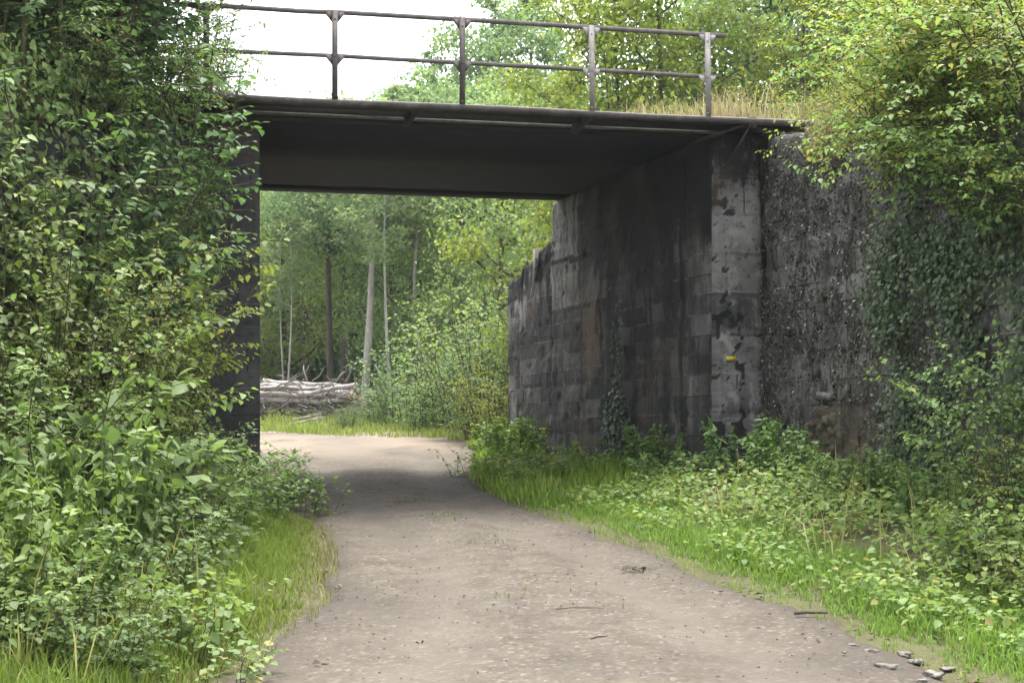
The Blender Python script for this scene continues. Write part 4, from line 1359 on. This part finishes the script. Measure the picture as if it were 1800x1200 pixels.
# ------------------------------------------------------------------ planting: left side
GL = 'bushes on the left bank'
def left(rows_):
    for key, nm, cat, px, Y, s, sz, col, lab in rows_:
        plant(key, nm, lab, cat, px, Y, s, sz, tuple(1.1 * q for q in col), GL)
left([
    ('hazel', 'hazel_bush', 'bush', 10, 17.0, 1.05, .9, (.85, 1, .85), 'dark hazel high on the far left of the embankment'),
    ('hazel', 'hazel_bush', 'bush', 105, 17.6, 1.0, .9, (.75, .95, .88), 'dense dark hazel at the top of the picture left of the guard rail'),
    ('hazel', 'hazel_bush', 'bush', 200, 17.9, .55, .6, (.78, .98, .88), 'hazel standing on the embankment nearest the guard rail'),
    ('hazel', 'hazel_bush', 'bush', 40, 14.6, 1.15, 1.05, (.9, 1, .9), 'tall dark hazel bush at the far left, reaching the picture top'),
    ('hazel', 'hazel_bush', 'bush', 170, 15.6, .95, 1.05, (.75, .95, .9), 'dark hazel bush filling the top left corner against the sky'),
    ('hazel', 'hazel_bush', 'bush', 165, 16.4, .95, .98, (.8, 1, .9), 'dark broad-leaved hazel hanging over the left end of the guard rail'),
    ('hazel', 'hazel_bush', 'bush', 110, 13.4, .85, .85, (.95, 1.05, .8), 'hazel bush with dark hollows, below the tallest ones on the left'),
    ('hazel', 'hazel_bush', 'bush', 95, 15.4, 1.1, 1.0, (.8, .98, .85), 'dark hazel between the two tallest hazels of the left bank'),
    ('hazel', 'hazel_bush', 'bush', 180, 14.8, .9, 1.0, (.78, .98, .85), 'dark hazel standing over the slim yellow green spray'),
    ('hazel', 'hazel_bush', 'bush', 255, 16.5, .40, .90, (.85, 1.05, .85), 'dark hazel covering the left end of the bridge deck'),
    ('yellow', 'yellow_shrub', 'shrub', 20, 17.6, 1.5, 1.5, (.8, .85, .8), 'yellowish shrub high up at the far left edge'),
    ('thicket', 'leafy_thicket', 'thicket', 30, 12.2, 1.1, 1.25, (1.0, 1.0, .8), 'mid green thicket at the left edge under the hazels'),
    ('thicket', 'leafy_thicket', 'thicket', 130, 12.6, 1.1, 1.2, (1.02, .98, .62), 'olive green thicket hanging in sprays left of centre of the bank'),
    ('thicket', 'leafy_thicket', 'thicket', 225, 13.2, 1.0, 1.15, (1.08, 1.0, .55), 'yellow olive thicket halfway up the left bank'),
    ('thicket', 'leafy_thicket', 'thicket', 215, 14.4, .72, 1.15, (1.1, 1.1, .65), 'olive thicket close to the dark left pilaster'),
    ('yellow', 'yellow_shrub', 'shrub', 245, 13.9, .95, 1.25, (.7, .78, .8), 'slim yellow green spray rising in front of the dark hazels'),
    ('bramble', 'bramble_bush', 'bramble', 272, 15.6, .60, 1.45, (1, 1.05, .75), 'bramble bush climbing beside the dark left pilaster'),
    ('broad', 'broad_leaved_bush', 'bush', 110, 11.3, 1.15, 1.3, (1, 1.05, .95), 'bush with big pale green leaves in the middle of the left bank'),
    ('thicket', 'leafy_thicket', 'thicket', 40, 10.6, .9, .85, (1, 1.1, .85), 'green thicket low on the far left bank'),
    ('bramble', 'bramble_bush', 'bramble', 180, 11.6, 1.1, 1.15, (.95, 1.05, .8), 'bramble bush in front of the olive thickets'),
    ('bramble', 'bramble_bush', 'bramble', 255, 12.8, .85, .9, (.8, .9, .75), 'dark bramble before the bare dark patch of wall'),
    ('nettle', 'nettle_clump', 'nettles', 60, 9.6, 1.0, 1.05, (1, 1.08, .8), 'tall nettle clump at the left edge of the picture'),
    ('nettle', 'nettle_clump', 'nettles', 165, 10.2, 1.0, 1.05, (1.02, 1.1, .85), 'tall nettle clump below the big pale leaves'),
    ('broad', 'broad_leaved_bush', 'bush', 235, 10.9, 1.0, 1.0, (.98, 1.05, 1.0), 'round bush of large leaves left of the green verge'),
    ('bramble', 'bramble_bush', 'bramble', 300, 11.9, .95, .85, (.9, 1.0, .85), 'bramble bush sprawling towards the track'),
    ('bramble', 'bramble_bush', 'bramble', 360, 13.4, .85, .80, (.85, .98, .85), 'grey green bramble beside the track before the left abutment'),
    ('broad', 'broad_leaved_bush', 'bush', 418, 16.2, .45, .60, (.75, .95, .95), 'bluish green bush at the foot of the dark left pilaster'),
    ('bramble', 'bramble_bush', 'bramble', 478, 16.4, .52, .55, (.8, .95, .85), 'bramble leaning into the track at the bridge corner'),
    ('bramble', 'bramble_bush', 'bramble', 440, 14.7, .75, .58, (.85, .97, .85), 'low bramble hanging over the left verge nearest the bridge'),
    ('herb', 'herb_clump', 'herbs', 505, 16.0, 1.0, 1.4, (.85, .95, .8), 'herb clump at the bend of the track by the left abutment'),
    ('bramble', 'bramble_bush', 'bramble', 270, 10.2, .70, .60, (.85, .95, .8), 'low dark bramble at the head of the green verge'),
    ('feather', 'feathery_bush', 'bush', 240, 14.0, .72, .95, (.95, .98, .65), 'fine-leaved olive bush nearest the dark left pilaster'),
    ('feather', 'feathery_bush', 'bush', 75, 11.6, .80, .95, (.9, 1.0, .75), 'fine-leaved bush low in the middle of the left bank'),
    ('yellow', 'yellow_shrub', 'shrub', 150, 12.0, .85, 1.05, (.62, .72, .9), 'small-leaved yellow olive shrub amid the left thickets'),
    ('yellow', 'yellow_shrub', 'shrub', 268, 14.6, .55, .80, (.62, .70, .8), 'small-leaved olive shrub before the ivy of the left pilaster'),
    ('feather', 'feathery_bush', 'bush', 360, 12.9, .45, .48, (.85, .95, .8), 'fine-leaved low bush over the left verge'),
    ('nettle', 'nettle_clump', 'nettles', 0, 8.7, .85, .85, (1.1, 1.15, .75), 'yellow green nettle clump in the bottom left corner'),
    ('nettle', 'nettle_clump', 'nettles', 120, 8.9, .75, .65, (1.0, 1.1, .85), 'short nettle clump low in the left foreground'),
    ('herb', 'herb_clump', 'herbs', 210, 8.9, 1.1, 1.2, (.9, 1, .8), 'herb clump in the left foreground beside the nettles'),
    ('herb', 'herb_clump', 'herbs', 290, 9.3, 1.0, 1.0, (.95, 1.02, .75), 'herb clump bordering the near end of the green verge'),
    ('herb', 'herb_clump', 'herbs', 330, 8.5, .9, .7, (.85, .95, .7), 'small herb clump at the very bottom by the gravel'),
    ('bramble', 'bramble_bush', 'bramble', 40, 8.2, .7, .6, (.95, 1.05, .8), 'bramble cut off by the bottom left of the picture'),
    ('bramble', 'bramble_bush', 'bramble', 180, 8.2, .6, .5, (.85, .95, .75), 'small bramble along the bottom edge left of the verge'),
])
# ------------------------------------------------------------------ planting: right side
GR = 'bushes on the right bank'
def rightp(rows_):
    for key, nm, cat, px, Y, s, sz, col, lab in rows_:
        plant(key, nm, lab, cat, px, Y, s, sz, tuple(1.22 * q for q in col), GR)
rightp([
    ('feather', 'feathery_bush', 'bush', 1610, 16.1, .80, .75, (1, 1.1, .85), 'light green feathery bush on top of the wing wall'),
    ('feather', 'feathery_bush', 'bush', 1560, 16.9, .42, .45, (1.1, 1.2, .8), 'small bright sapling at the corner of the wing wall top'),
    ('feather', 'feathery_bush', 'bush', 1710, 15.0, 1.1, .85, (.95, 1.0, .75), 'feathery bush standing over the middle of the wing wall'),
    ('thicket', 'leafy_thicket', 'thicket', 1780, 14.2, .9, .85, (.9, .98, .8), 'thicket at the right edge over the ivy curtain'),
    ('feather', 'feathery_bush', 'bush', 1780, 16.6, 1.3, 1.1, (.9, 1.08, .95), 'blue green feathery bush high at the right edge'),
    ('feather', 'feathery_bush', 'bush', 1700, 18.8, 1.2, 1.15, (1.1, 1.15, .8), 'pale feathery bush on the embankment behind the wing wall'),
    ('yellow', 'yellow_shrub', 'shrub', 1800, 11.4, .65, .60, (.75, .70, .6), 'olive brown shrub at the right edge above the verge'),
    ('thicket', 'leafy_thicket', 'thicket', 1830, 11.6, .75, .80, (.85, 1.0, .8), 'dark green thicket cut by the right edge of the picture'),
    ('bramble', 'bramble_bush', 'bramble', 1745, 11.2, .60, .55, (.9, .95, .7), 'bramble bush on the right verge below the ivy curtain'),
    ('bramble', 'bramble_bush', 'bramble', 1815, 10.2, .75, .65, (.98, .95, .6), 'brownish bramble near the right edge of the picture'),
    ('nettle', 'nettle_clump', 'nettles', 1480, 14.9, .60, .52, (.85, 1.02, .85), 'nettle clump under the exposed rubble of the wing wall'),
    ('nettle', 'nettle_clump', 'nettles', 1565, 14.0, .62, .55, (.9, 1.02, .85), 'nettle clump where the ivy curtain begins'),
    ('nettle', 'nettle_clump', 'nettles', 1645, 13.0, .62, .55, (.9, 1.05, .85), 'nettle clump below the middle of the ivy curtain'),
    ('feather', 'feathery_bush', 'bush', 1700, 12.3, .45, .42, (.95, .95, .75), 'low feathery bush below the right part of the ivy curtain'),
    ('nettle', 'nettle_clump', 'nettles', 1310, 16.9, .85, .72, (.8, 1.0, .85), 'nettle clump at the foot of the grey pilaster'),
    ('nettle', 'nettle_clump', 'nettles', 1370, 16.0, .80, .68, (.85, 1.02, .85), 'nettle clump before the wing wall next to the pilaster'),
    ('herb', 'herb_clump', 'herbs', 1250, 16.9, 1.0, 1.1, (.85, 1.0, .8), 'fern-like herbs under the corner of the right abutment'),
    ('herb', 'herb_clump', 'herbs', 1190, 17.6, 1.1, 1.1, (.8, 1.0, .75), 'herb clump along the foot of the sooty inner wall'),
    ('nettle', 'nettle_clump', 'nettles', 1150, 18.6, .75, .62, (.9, 1.05, .8), 'small nettle clump against the inner wall under the bridge'),
    ('herb', 'herb_clump', 'herbs', 1060, 19.4, 1.1, 1.2, (.85, 1.0, .7), 'herb clump beneath the ivy strip of the inner wall'),
    ('herb', 'herb_clump', 'herbs', 980, 20.8, 1.2, 1.3, (1, 1.05, .7), 'bright herb clump at the far foot of the inner wall'),
    ('nettle', 'nettle_clump', 'nettles', 900, 22.6, 1.0, .80, (1.1, 1.2, .7), 'bright nettle clump at the end of the far wing wall'),
    ('herb', 'herb_clump', 'herbs', 872, 21.5, 1.2, 1.2, (1.4, 1.5, .9), 'bright green herb clump at the inside bend of the track'),
    ('herb', 'herb_clump', 'herbs', 920, 19.6, 1.1, 1.1, (1.05, 1.1, .65), 'herb clump spilling onto the track under the bridge'),
    ('nettle', 'nettle_clump', 'nettles', 885, 25.5, .9, .70, (1.3, 1.4, .9), 'sunlit nettle clump beyond the bridge at the track side'),
    ('bramble', 'bramble_bush', 'bramble', 1440, 14.6, .45, .40, (.8, .92, .7), 'low dark bramble under the broken wall ledge'),
    ('yellow', 'yellow_shrub', 'shrub', 1530, 14.2, .35, .40, (.6, .7, .6), 'small yellow green shrub before the exposed rubble'),
    ('broad', 'broad_leaved_bush', 'bush', 1730, 10.9, .55, .60, (1.0, 1.1, .9), 'large-leaved plant low on the right verge'),
])
# growth hanging over the wing wall top
for key, k, s_, sz, dz, col, lab in [
    ('trailing_feather', 3.25, .62, .78, .0, (1.0, 1.1, .75), 'feathery growth drooping over the wing wall beside the dry ivy'),
    ('trailing', 3.45, .78, .80, -.25, (.98, .95, .6), 'olive growth draped over the wing wall above the ivy curtain'),
    ('trailing_feather', 3.6, .95, .95, .0, (.95, 1.05, .8), 'light green growth cascading over the middle of the wing wall'),
    ('trailing', 4.1, .95, .95, -.45, (.95, .92, .6), 'olive brown growth hanging lowest over the ivy curtain'),
    ('trailing', 4.7, 1.0, 1.0, -.1, (.8, 1.05, .9), 'cool green growth hanging over the wing wall at the right'),
    ('trailing', 5.2, .95, .95, -.8, (.85, 1.05, .8), 'green growth hanging low in front of the ivy at the right edge'),
    ('trailing_feather', 5.6, 1.0, 1.0, -.1, (.9, 1.1, .95), 'blue green growth hanging at the top right edge'),
    ('trailing', 3.75, .85, .95, -.55, (1.05, 1.12, .75), 'light olive growth hanging in front of the upper ivy edge'),
    ('trailing_feather', 4.9, 1.0, 1.05, -.5, (1.0, 1.15, .85), 'light feathery growth sagging over the right half of the ivy'),
    ('trailing', 3.7, .68, .80, .15, (1.15, 1.2, .85), 'bright bushy growth on the wing wall top over the ivy edge'),
    ('trailing', 4.3, .85, .90, .2, (1.1, 1.2, .85), 'bright green growth tumbling over the middle of the wing wall top'),
    ('trailing', 5.0, .95, .95, .2, (1.0, 1.15, .9), 'leafy growth bulging over the wing wall near the right edge'),
    ('trailing_feather', 4.5, 1.0, 1.0, .2, (1.1, 1.2, .85), 'feathery light growth at the right of the wing wall top'),
    ('trailing', 6.1, 1.1, 1.1, .0, (.9, 1.1, .85), 'growth burying the right end of the wing wall'),
    ('trailing', 5.7, 1.0, 1.0, -1.0, (.85, 1.05, .8), 'growth sagging halfway down the wing wall at the right edge'),
]:
    q = WR + WRD * k - WRN * .05
    plant(key, 'trailing_bush', lab, 'bush', 0, q[1], s_, sz, tuple((1.35 if key == 'trailing' else 1.0) * q_ for q_ in col), GR, dz=dz, x=q[0], z=4.05 - .12 * k)
for key, px, Y, z, s_, sz, col, lab in [
    ('trailing', 385, 17.1, 4.24, .30, .40, (.85, 1.05, .85), 'leafy spray drooping over the deck corner by the dark left pilaster'),
    ('hazel', 362, 16.9, 4.2, .30, .38, (1.2, 1.3, 1.0), 'small hazel whose round leaves stand clear against the white sky'),
    ('trailing', 300, 16.3, 4.0, .60, .75, (.75, .98, .85), 'dark spray hanging over the top of the left wing wall'),
    ('trailing', 225, 15.4, 3.8, .80, .95, (.8, .98, .8), 'dark growth drooping from the left wing wall under the hazels'),
    ('trailing', 130, 14.4, 3.6, .90, 1.0, (.85, 1.0, .8), 'growth drooping from the far left of the wing wall'),
    ('trailing', 296, 16.5, 2.7, .38, .95, (1.05, 1.08, .7), 'olive spray halfway down beside the dark left pilaster'),
    ('trailing', 292, 16.3, 1.75, .40, .80, (1.05, 1.08, .75), 'green spray low on the left wing wall beside the pilaster'),
]:
    plant(key, 'hazel_bush' if key == 'hazel' else 'trailing_bush', lab, 'bush', px, Y, s_, sz, tuple(1.15 * q for q in col), GL, z=z)
# bright ground herbs all along the right verge: nobody could count them
HV = []
lv = Leaves('ovate', .8)
P = scatter(5200, 8.2, 16.8, lambda y: xr(y) + .35, lambda y: np.minimum(xr(y) + 2.6, WR[0] + (WR[1] - y) * .232 - .1), patchy(1.0, 77, .1))
for x, y, z in P:
    d_ = x - xr(y)
    hgt = np.clip(.10 + .16 * d_, .08, .36) * RNG.uniform(.3, 1.2)
    for q in range(3):
        lv.add((x + RNG.normal(0, .05), y + RNG.normal(0, .05), z + hgt * RNG.uniform(.5, 1)), (*RNG.normal(0, 1, 2), RNG.uniform(-.6, .2)), (0, 0, 1) + rv(.35), RNG.uniform(.035, .075), np.clip(RNG.normal(.66, .17), 0, 1))
stuff('ground_cover', lv.mesh('ground_cover', M['leaf']), 'pale green leafy ground cover on the right verge', 'ground cover', (1.15, 1.28, 1.05))
lv = Leaves('ovate', .8)
P = scatter(3800, 7.4, 16.5, lambda y: xl(y) - 2.8, lambda y: xl(y) - .55, patchy(1.0, 87, .1))
for x, y, z in P:
    hgt = RNG.uniform(.05, .4)
    for q in range(3):
        lv.add((x + RNG.normal(0, .06), y + RNG.normal(0, .06), z + hgt * RNG.uniform(.5, 1)), (*RNG.normal(0, 1, 2), RNG.uniform(-.6, .2)), (0, 0, 1) + rv(.35), RNG.uniform(.04, .085), np.clip(RNG.normal(.42, .17), 0, 1))
stuff('ground_cover', lv.mesh('ground_cover', M['leaf']), 'mixed green ground cover under the bushes of the left bank', 'ground cover', (.95, 1, .8))

# on the embankment by the rail end
GE = 'shrubs on the embankment'
for key, nm, cat, px, Y, s, sz, col, lab in [
    ('brown', 'withered_shrub', 'shrub', 1232, 19.4, .75, 1.0, (1.5, 1.1, 1.0), 'withered reddish brown shrub behind the last guard post'),
    ('brown', 'withered_shrub', 'shrub', 1300, 19.0, .8, .55, (1.6, 1.3, 1.1), 'low withered brown shrub in the dry grass right of the rail end'),
    ('yellow', 'yellow_shrub', 'shrub', 1215, 21.5, .60, .34, (1.5, 1.2, 1.0), 'golden yellow shrub showing under the middle rail'),
    ('yellow', 'yellow_shrub', 'shrub', 1400, 21.5, 1.1, .85, (1.05, 1.0, .8), 'bright yellow green shrub above the dry grass'),
    ('yellow', 'yellow_shrub', 'shrub', 1475, 22.5, 1.2, .95, (1.0, 1.0, .8), 'rounded yellow green shrub on the embankment top'),
    ('yellow', 'yellow_shrub', 'shrub', 1545, 20.8, .95, .70, (.85, .95, .8), 'yellow green shrub left of the pale feathery bush'),
    ('yellow', 'yellow_shrub', 'shrub', 1345, 23.0, 1.0, .75, (1.15, 1.05, .7), 'most yellow shrub, behind the rail end'),
    ('feather', 'feathery_bush', 'bush', 1620, 20.2, 1.1, .95, (1.15, 1.25, .8), 'bright light green feathery bush against the dark wood'),
    ('feather', 'feathery_bush', 'bush', 1770, 20.5, 1.3, 1.3, (1.0, 1.1, .8), 'tall feathery bush at the top right edge'),
    ('thicket', 'leafy_thicket', 'thicket', 1480, 19.0, .55, .32, (.8, .82, .6), 'low dark thicket in the dry grass near the wing wall top'),
]:
    X = at(px, Y)
    plant(key, nm, lab, cat, px, Y, s, sz, tuple(1.15 * q for q in col), GE)

# ------------------------------------------------------------------ trees and bushes beyond
GT = 'trees of the wood beyond'
trees = [
    ('bare_oak', 'pale_trunk_tree', 637, 49, .86, .76, (1, 1, 1), 'tree with a tall pale bare trunk behind the log pile'),
    ('dark_oak', 'dark_trunk_tree', 583, 53, 1.0, .76, (.85, .95, .9), 'tree with a grey brown trunk left of the pale one'),
    ('sapling', 'slender_tree', 686, 46, 1.0, .95, (1, 1, .9), 'slender tree with a thin pale stem right of the pale trunk'),
    ('bent', 'bent_tree', 775, 50, 1.0, 1.0, (1, 1.05, .9), 'leaning pale stem tree among the bushes beyond the track'),
    ('sapling', 'slender_tree', 497, 51, .7, .75, (1, 1.05, .9), 'very thin sapling above the left of the log pile'),
    ('sapling', 'slender_tree', 508, 50, .75, .7, (1, 1, .9), 'thin twin-stemmed sapling next to the thinnest one'),
    ('oak', 'oak_tree', 470, 64, .95, .82, (1.1, 1.05, .85), 'oak with sky gaps in the top left of the opening'),
    ('oak', 'oak_tree', 540, 66, 1.05, .92, (.9, 1, .95), 'dense oak behind the dark trunk'),
    ('oak', 'oak_tree', 610, 62, 1.0, .95, (.95, 1.05, .9), 'oak between the dark and the pale trunk'),
    ('oak', 'oak_tree', 690, 60, 1.05, 1.0, (1, 1.1, .9), 'broad oak right of the pale trunk'),
    ('maple', 'maple_tree', 740, 54, 1.1, 1.25, (1.05, 1.1, .9), 'leafy maple in the middle of the opening'),
    ('maple', 'maple_tree', 815, 52, 1.15, 1.2, (1.0, 1.12, .85), 'leafy maple behind the sunlit bushes'),
    ('maple', 'maple_tree', 880, 48, 1.1, 1.15, (1.15, 1.15, .85), 'light green maple behind the broken wing wall'),
    ('maple', 'maple_tree', 500, 57, 1.05, .95, (1.25, 1.15, .75), 'yellowish maple low behind the log pile'),
    ('maple', 'maple_tree', 420, 56, 1.1, 1.0, (1.1, 1.1, .8), 'maple mostly hidden by the dark left pilaster'),
    ('ash', 'ash_tree', 768, 66, .60, .92, (.9, 1.0, .95), 'small airy ash whose top shows over the deck left of the third post'),
    ('ash', 'ash_tree', 812, 67, .62, .80, (.95, 1.0, .95), 'lower airy ash filling between the two taller ones behind the guard rail'),
    ('ash', 'ash_tree', 865, 64, .95, 1.06, (.95, 1.0, .9), 'tall grey green ash rising above the guard rail'),
    ('ash', 'ash_tree', 935, 62, .95, 1.03, (.95, 1.05, .9), 'tallest grey green ash behind the guard rail'),
    ('robinia', 'robinia_tree', 990, 33, 1.05, 1.05, (.95, 1.02, .9), 'yellow green robinia left of the fourth guard post'),
    ('robinia', 'robinia_tree', 1075, 31, 1.1, 1.15, (.92, 1.0, .85), 'yellow green robinia between the last two guard posts'),
    ('robinia', 'robinia_tree', 1165, 30, 1.1, 1.2, (.85, .98, .85), 'robinia before the last guard post, reaching the top of the picture'),
    ('maple', 'maple_tree', 1260, 33, 1.2, 1.15, (.85, .95, .8), 'dark green maple behind the end of the guard rail'),
    ('maple', 'maple_tree', 1370, 33, 1.2, 1.15, (.85, .92, .75), 'green maple above the yellow shrubs'),
    ('maple', 'maple_tree', 1480, 34, 1.05, 1.05, (.78, .85, .75), 'dark maple behind the rounded yellow shrub'),
    ('maple', 'maple_tree', 1600, 32, 1.05, 1.05, (.72, .82, .75), 'darkest maple at the top right'),
    ('maple', 'maple_tree', 1730, 31, 1.05, 1.1, (.85, .95, .8), 'maple behind the tall feathery bush at the top right'),
    ('maple', 'maple_tree', 1850, 29, 1.05, 1.05, (.85, .95, .8), 'maple cut by the right edge of the picture'),
    ('robinia', 'robinia_tree', 1420, 29, .9, .9, (.7, .78, .8), 'olive robinia between the maples over the dry grass'),
    ('robinia', 'robinia_tree', 30, 24, 1.0, 1.0, (.9, .95, .8), 'yellowish robinia seen through the hazels at the far left'),
    ('maple', 'maple_tree', 150, 26, .7, .75, (.9, 1, .8), 'maple glimpsed behind the hazels at the top left'),
]
for key, nm, px, Y, s, sz, col, lab in trees:
    t = plant(key, nm, lab, 'tree', px, Y, s, sz, tuple(1.2 * q for q in col), GT, rot=(0.0 if key in ('bare_oak', 'bent') else None))
GB = 'bushes beyond the bridge'
for key, nm, px, Y, s, sz, col, lab in [
    ('far_yellow', 'sunlit_bush', 848, 34.5, 1.0, 1.15, (.85, 1.0, .9), 'tall light green bush at the end of the broken wing wall'),
    ('far_bush', 'green_bush', 790, 37, .95, .95, (1.1, 1.2, .85), 'large mid green bush in the opening, right of the thin stem'),
    ('far_bush', 'green_bush', 725, 39, .8, .8, (.95, 1.08, .9), 'green bush beside the thin pale stem'),
    ('far_bush', 'green_bush', 860, 32, .75, .62, (.8, .95, .8), 'dark green bush low before the tall light one'),
    ('far_bush', 'green_bush', 700, 41, .55, .50, (1.0, 1.1, 1.0), 'grey green bush at the right end of the log pile'),
    ('far_bush', 'green_bush', 755, 36, .55, .40, (1.05, 1.2, .85), 'low bush at the grass edge under the large bush'),
    ('far_bush', 'green_bush', 610, 37.5, .28, .22, (.8, .85, .75), 'small dark bush alone on the grass at the clearing edge'),
    ('far_bush', 'green_bush', 655, 40, .40, .30, (.9, 1.0, .8), 'small bush between the lone bush and the grey one'),
    ('far_yellow', 'sunlit_bush', 880, 30, .55, .50, (1.2, 1.15, .8), 'yellow leaved bush peeping past the wall end'),
    ('far_bush', 'green_bush', 930, 36, 1.1, 1.1, (1.0, 1.1, .8), 'bush hidden mostly behind the broken wing wall'),
    ('far_bush', 'green_bush', 1000, 32, 1.0, 1.0, (1.1, 1.1, .8), 'bush behind the top of the broken wing wall'),
]:
    plant(key, nm, lab, 'bush', px, Y, s, sz, col, GB)

# the wood behind as one mass
lv = Leaves('dia', .75)
n = 120000
Y = RNG.uniform(68, 100, n); px = np.where(RNG.uniform(0, 1, n) < .72, RNG.uniform(380, 1020, n), RNG.uniform(-700, 2500, n))
X = (px - 900) / F * Y
gz = height(X, Y)
topy = np.interp(px, [-900, 0, 300, 455, 520, 570, 640, 700, 800, 1000, 1200, 2700], [230, 280, 300, 385, 372, 320, 270, 230, 190, 150, 60, 60])
topz = EYE + (HOR - topy) * Y / F + np.array([2.2 * noise.noise(Vector((a * .25, b * .25, 1))) for a, b in zip(X, Y)])
f = RNG.uniform(0, 1, n) ** .85
Z = gz + (np.maximum(topz, gz + 3) - gz) * f
k = np.array([noise.noise(Vector((a * .33, b * .33, c * .45))) for a, b, c in zip(X, Y, Z)])
m_ = k > -.22
X, Y, Z, k = X[m_], Y[m_], Z[m_], k[m_]
n = len(X)
lv.extend(np.stack([X, Y, Z], -1), RNG.normal(0, 1, (n, 3)), RNG.normal(0, .5, (n, 3)) + np.array((0, -.35, 1)), RNG.uniform(.28, .60, n), np.clip(.42 + .5 * k + RNG.normal(0, .15, n), 0, 1))
stuff('woodland', lv.mesh('woodland', M['leaf_far']), 'green wood in the distance beyond the clearing', 'woodland', (1.3, 1.36, 1.3))

# ------------------------------------------------------------------ light, air, camera
HM = bpy.data.materials.new('haze'); HM.use_nodes = True
hn = HM.node_tree; hn.nodes.clear()
pv = hn.nodes.new('ShaderNodeVolumePrincipled'); ho = hn.nodes.new('ShaderNodeOutputMaterial')
pv.inputs['Color'].default_value = (.86, .93, .95, 1); pv.inputs['Density'].default_value = .00035; pv.inputs['Anisotropy'].default_value = .2
hn.links.new(pv.outputs[0], ho.inputs['Volume'])
g = Geo(); g.box((-510, -70, -4.2), (1020, 0, 0), (0, 730, 0), (0, 0, 32))
ho_ = link(bpy.data.objects.new('haze', g.mesh('haze', HM))); tag(ho_, 'pale haze in the air over the clearing and wood', 'haze', kind='stuff')
w = bpy.data.worlds.new('World'); SC.world = w
w.use_nodes = True
NT = w.node_tree
for q in list(NT.nodes):
    NT.nodes.remove(q)
SUN_EL, SUN_AZ = math.radians(73), math.radians(12)     # azimuth from +Y (away from us), minus is left
sky = NT.nodes.new('ShaderNodeTexSky')
sky.sky_type = 'NISHITA'; sky.sun_disc = False
sky.sun_elevation = SUN_EL; sky.sun_rotation = SUN_AZ
sky.dust_density = 4.0; sky.air_density = 1.0
hs = NT.nodes.new('ShaderNodeHueSaturation'); hs.inputs['Saturation'].default_value = .22
bg = NT.nodes.new('ShaderNodeBackground'); bg.inputs['Strength'].default_value = .15
wo = NT.nodes.new('ShaderNodeOutputWorld')
NT.links.new(sky.outputs[0], hs.inputs['Color']); NT.links.new(hs.outputs[0], bg.inputs['Color']); NT.links.new(bg.outputs[0], wo.inputs[0])
sl = bpy.data.lights.new('sun', 'SUN'); sl.energy = 1.0; sl.angle = math.radians(22); sl.color = (1, .95, .86)
so = link(bpy.data.objects.new('sun', sl))
dv = Vector((math.sin(SUN_AZ) * math.cos(SUN_EL), math.cos(SUN_AZ) * math.cos(SUN_EL), math.sin(SUN_EL)))
so.rotation_euler = dv.to_track_quat('Z', 'Y').to_euler()
so.location = (0, 0, 30)

cam = bpy.data.cameras.new('camera')
cam.sensor_width = 36; cam.lens = F / 1800 * 36; cam.shift_y = (HOR - 600) / 1800
cam.clip_end = 2000
co = link(bpy.data.objects.new('camera', cam)); co.location = (0, 0, EYE); co.rotation_euler = (math.radians(90), 0, 0)
SC.camera = co
vs = SC.view_settings
vs.view_transform = 'Standard'; vs.look = 'None'; vs.exposure = 2.4; vs.gamma = 1
cy = SC.cycles
cy.max_bounces = 6; cy.diffuse_bounces = 3; cy.glossy_bounces = 2; cy.transmission_bounces = 4; cy.transparent_max_bounces = 4
cy.use_denoising = True
cy.sample_clamp_indirect = 4
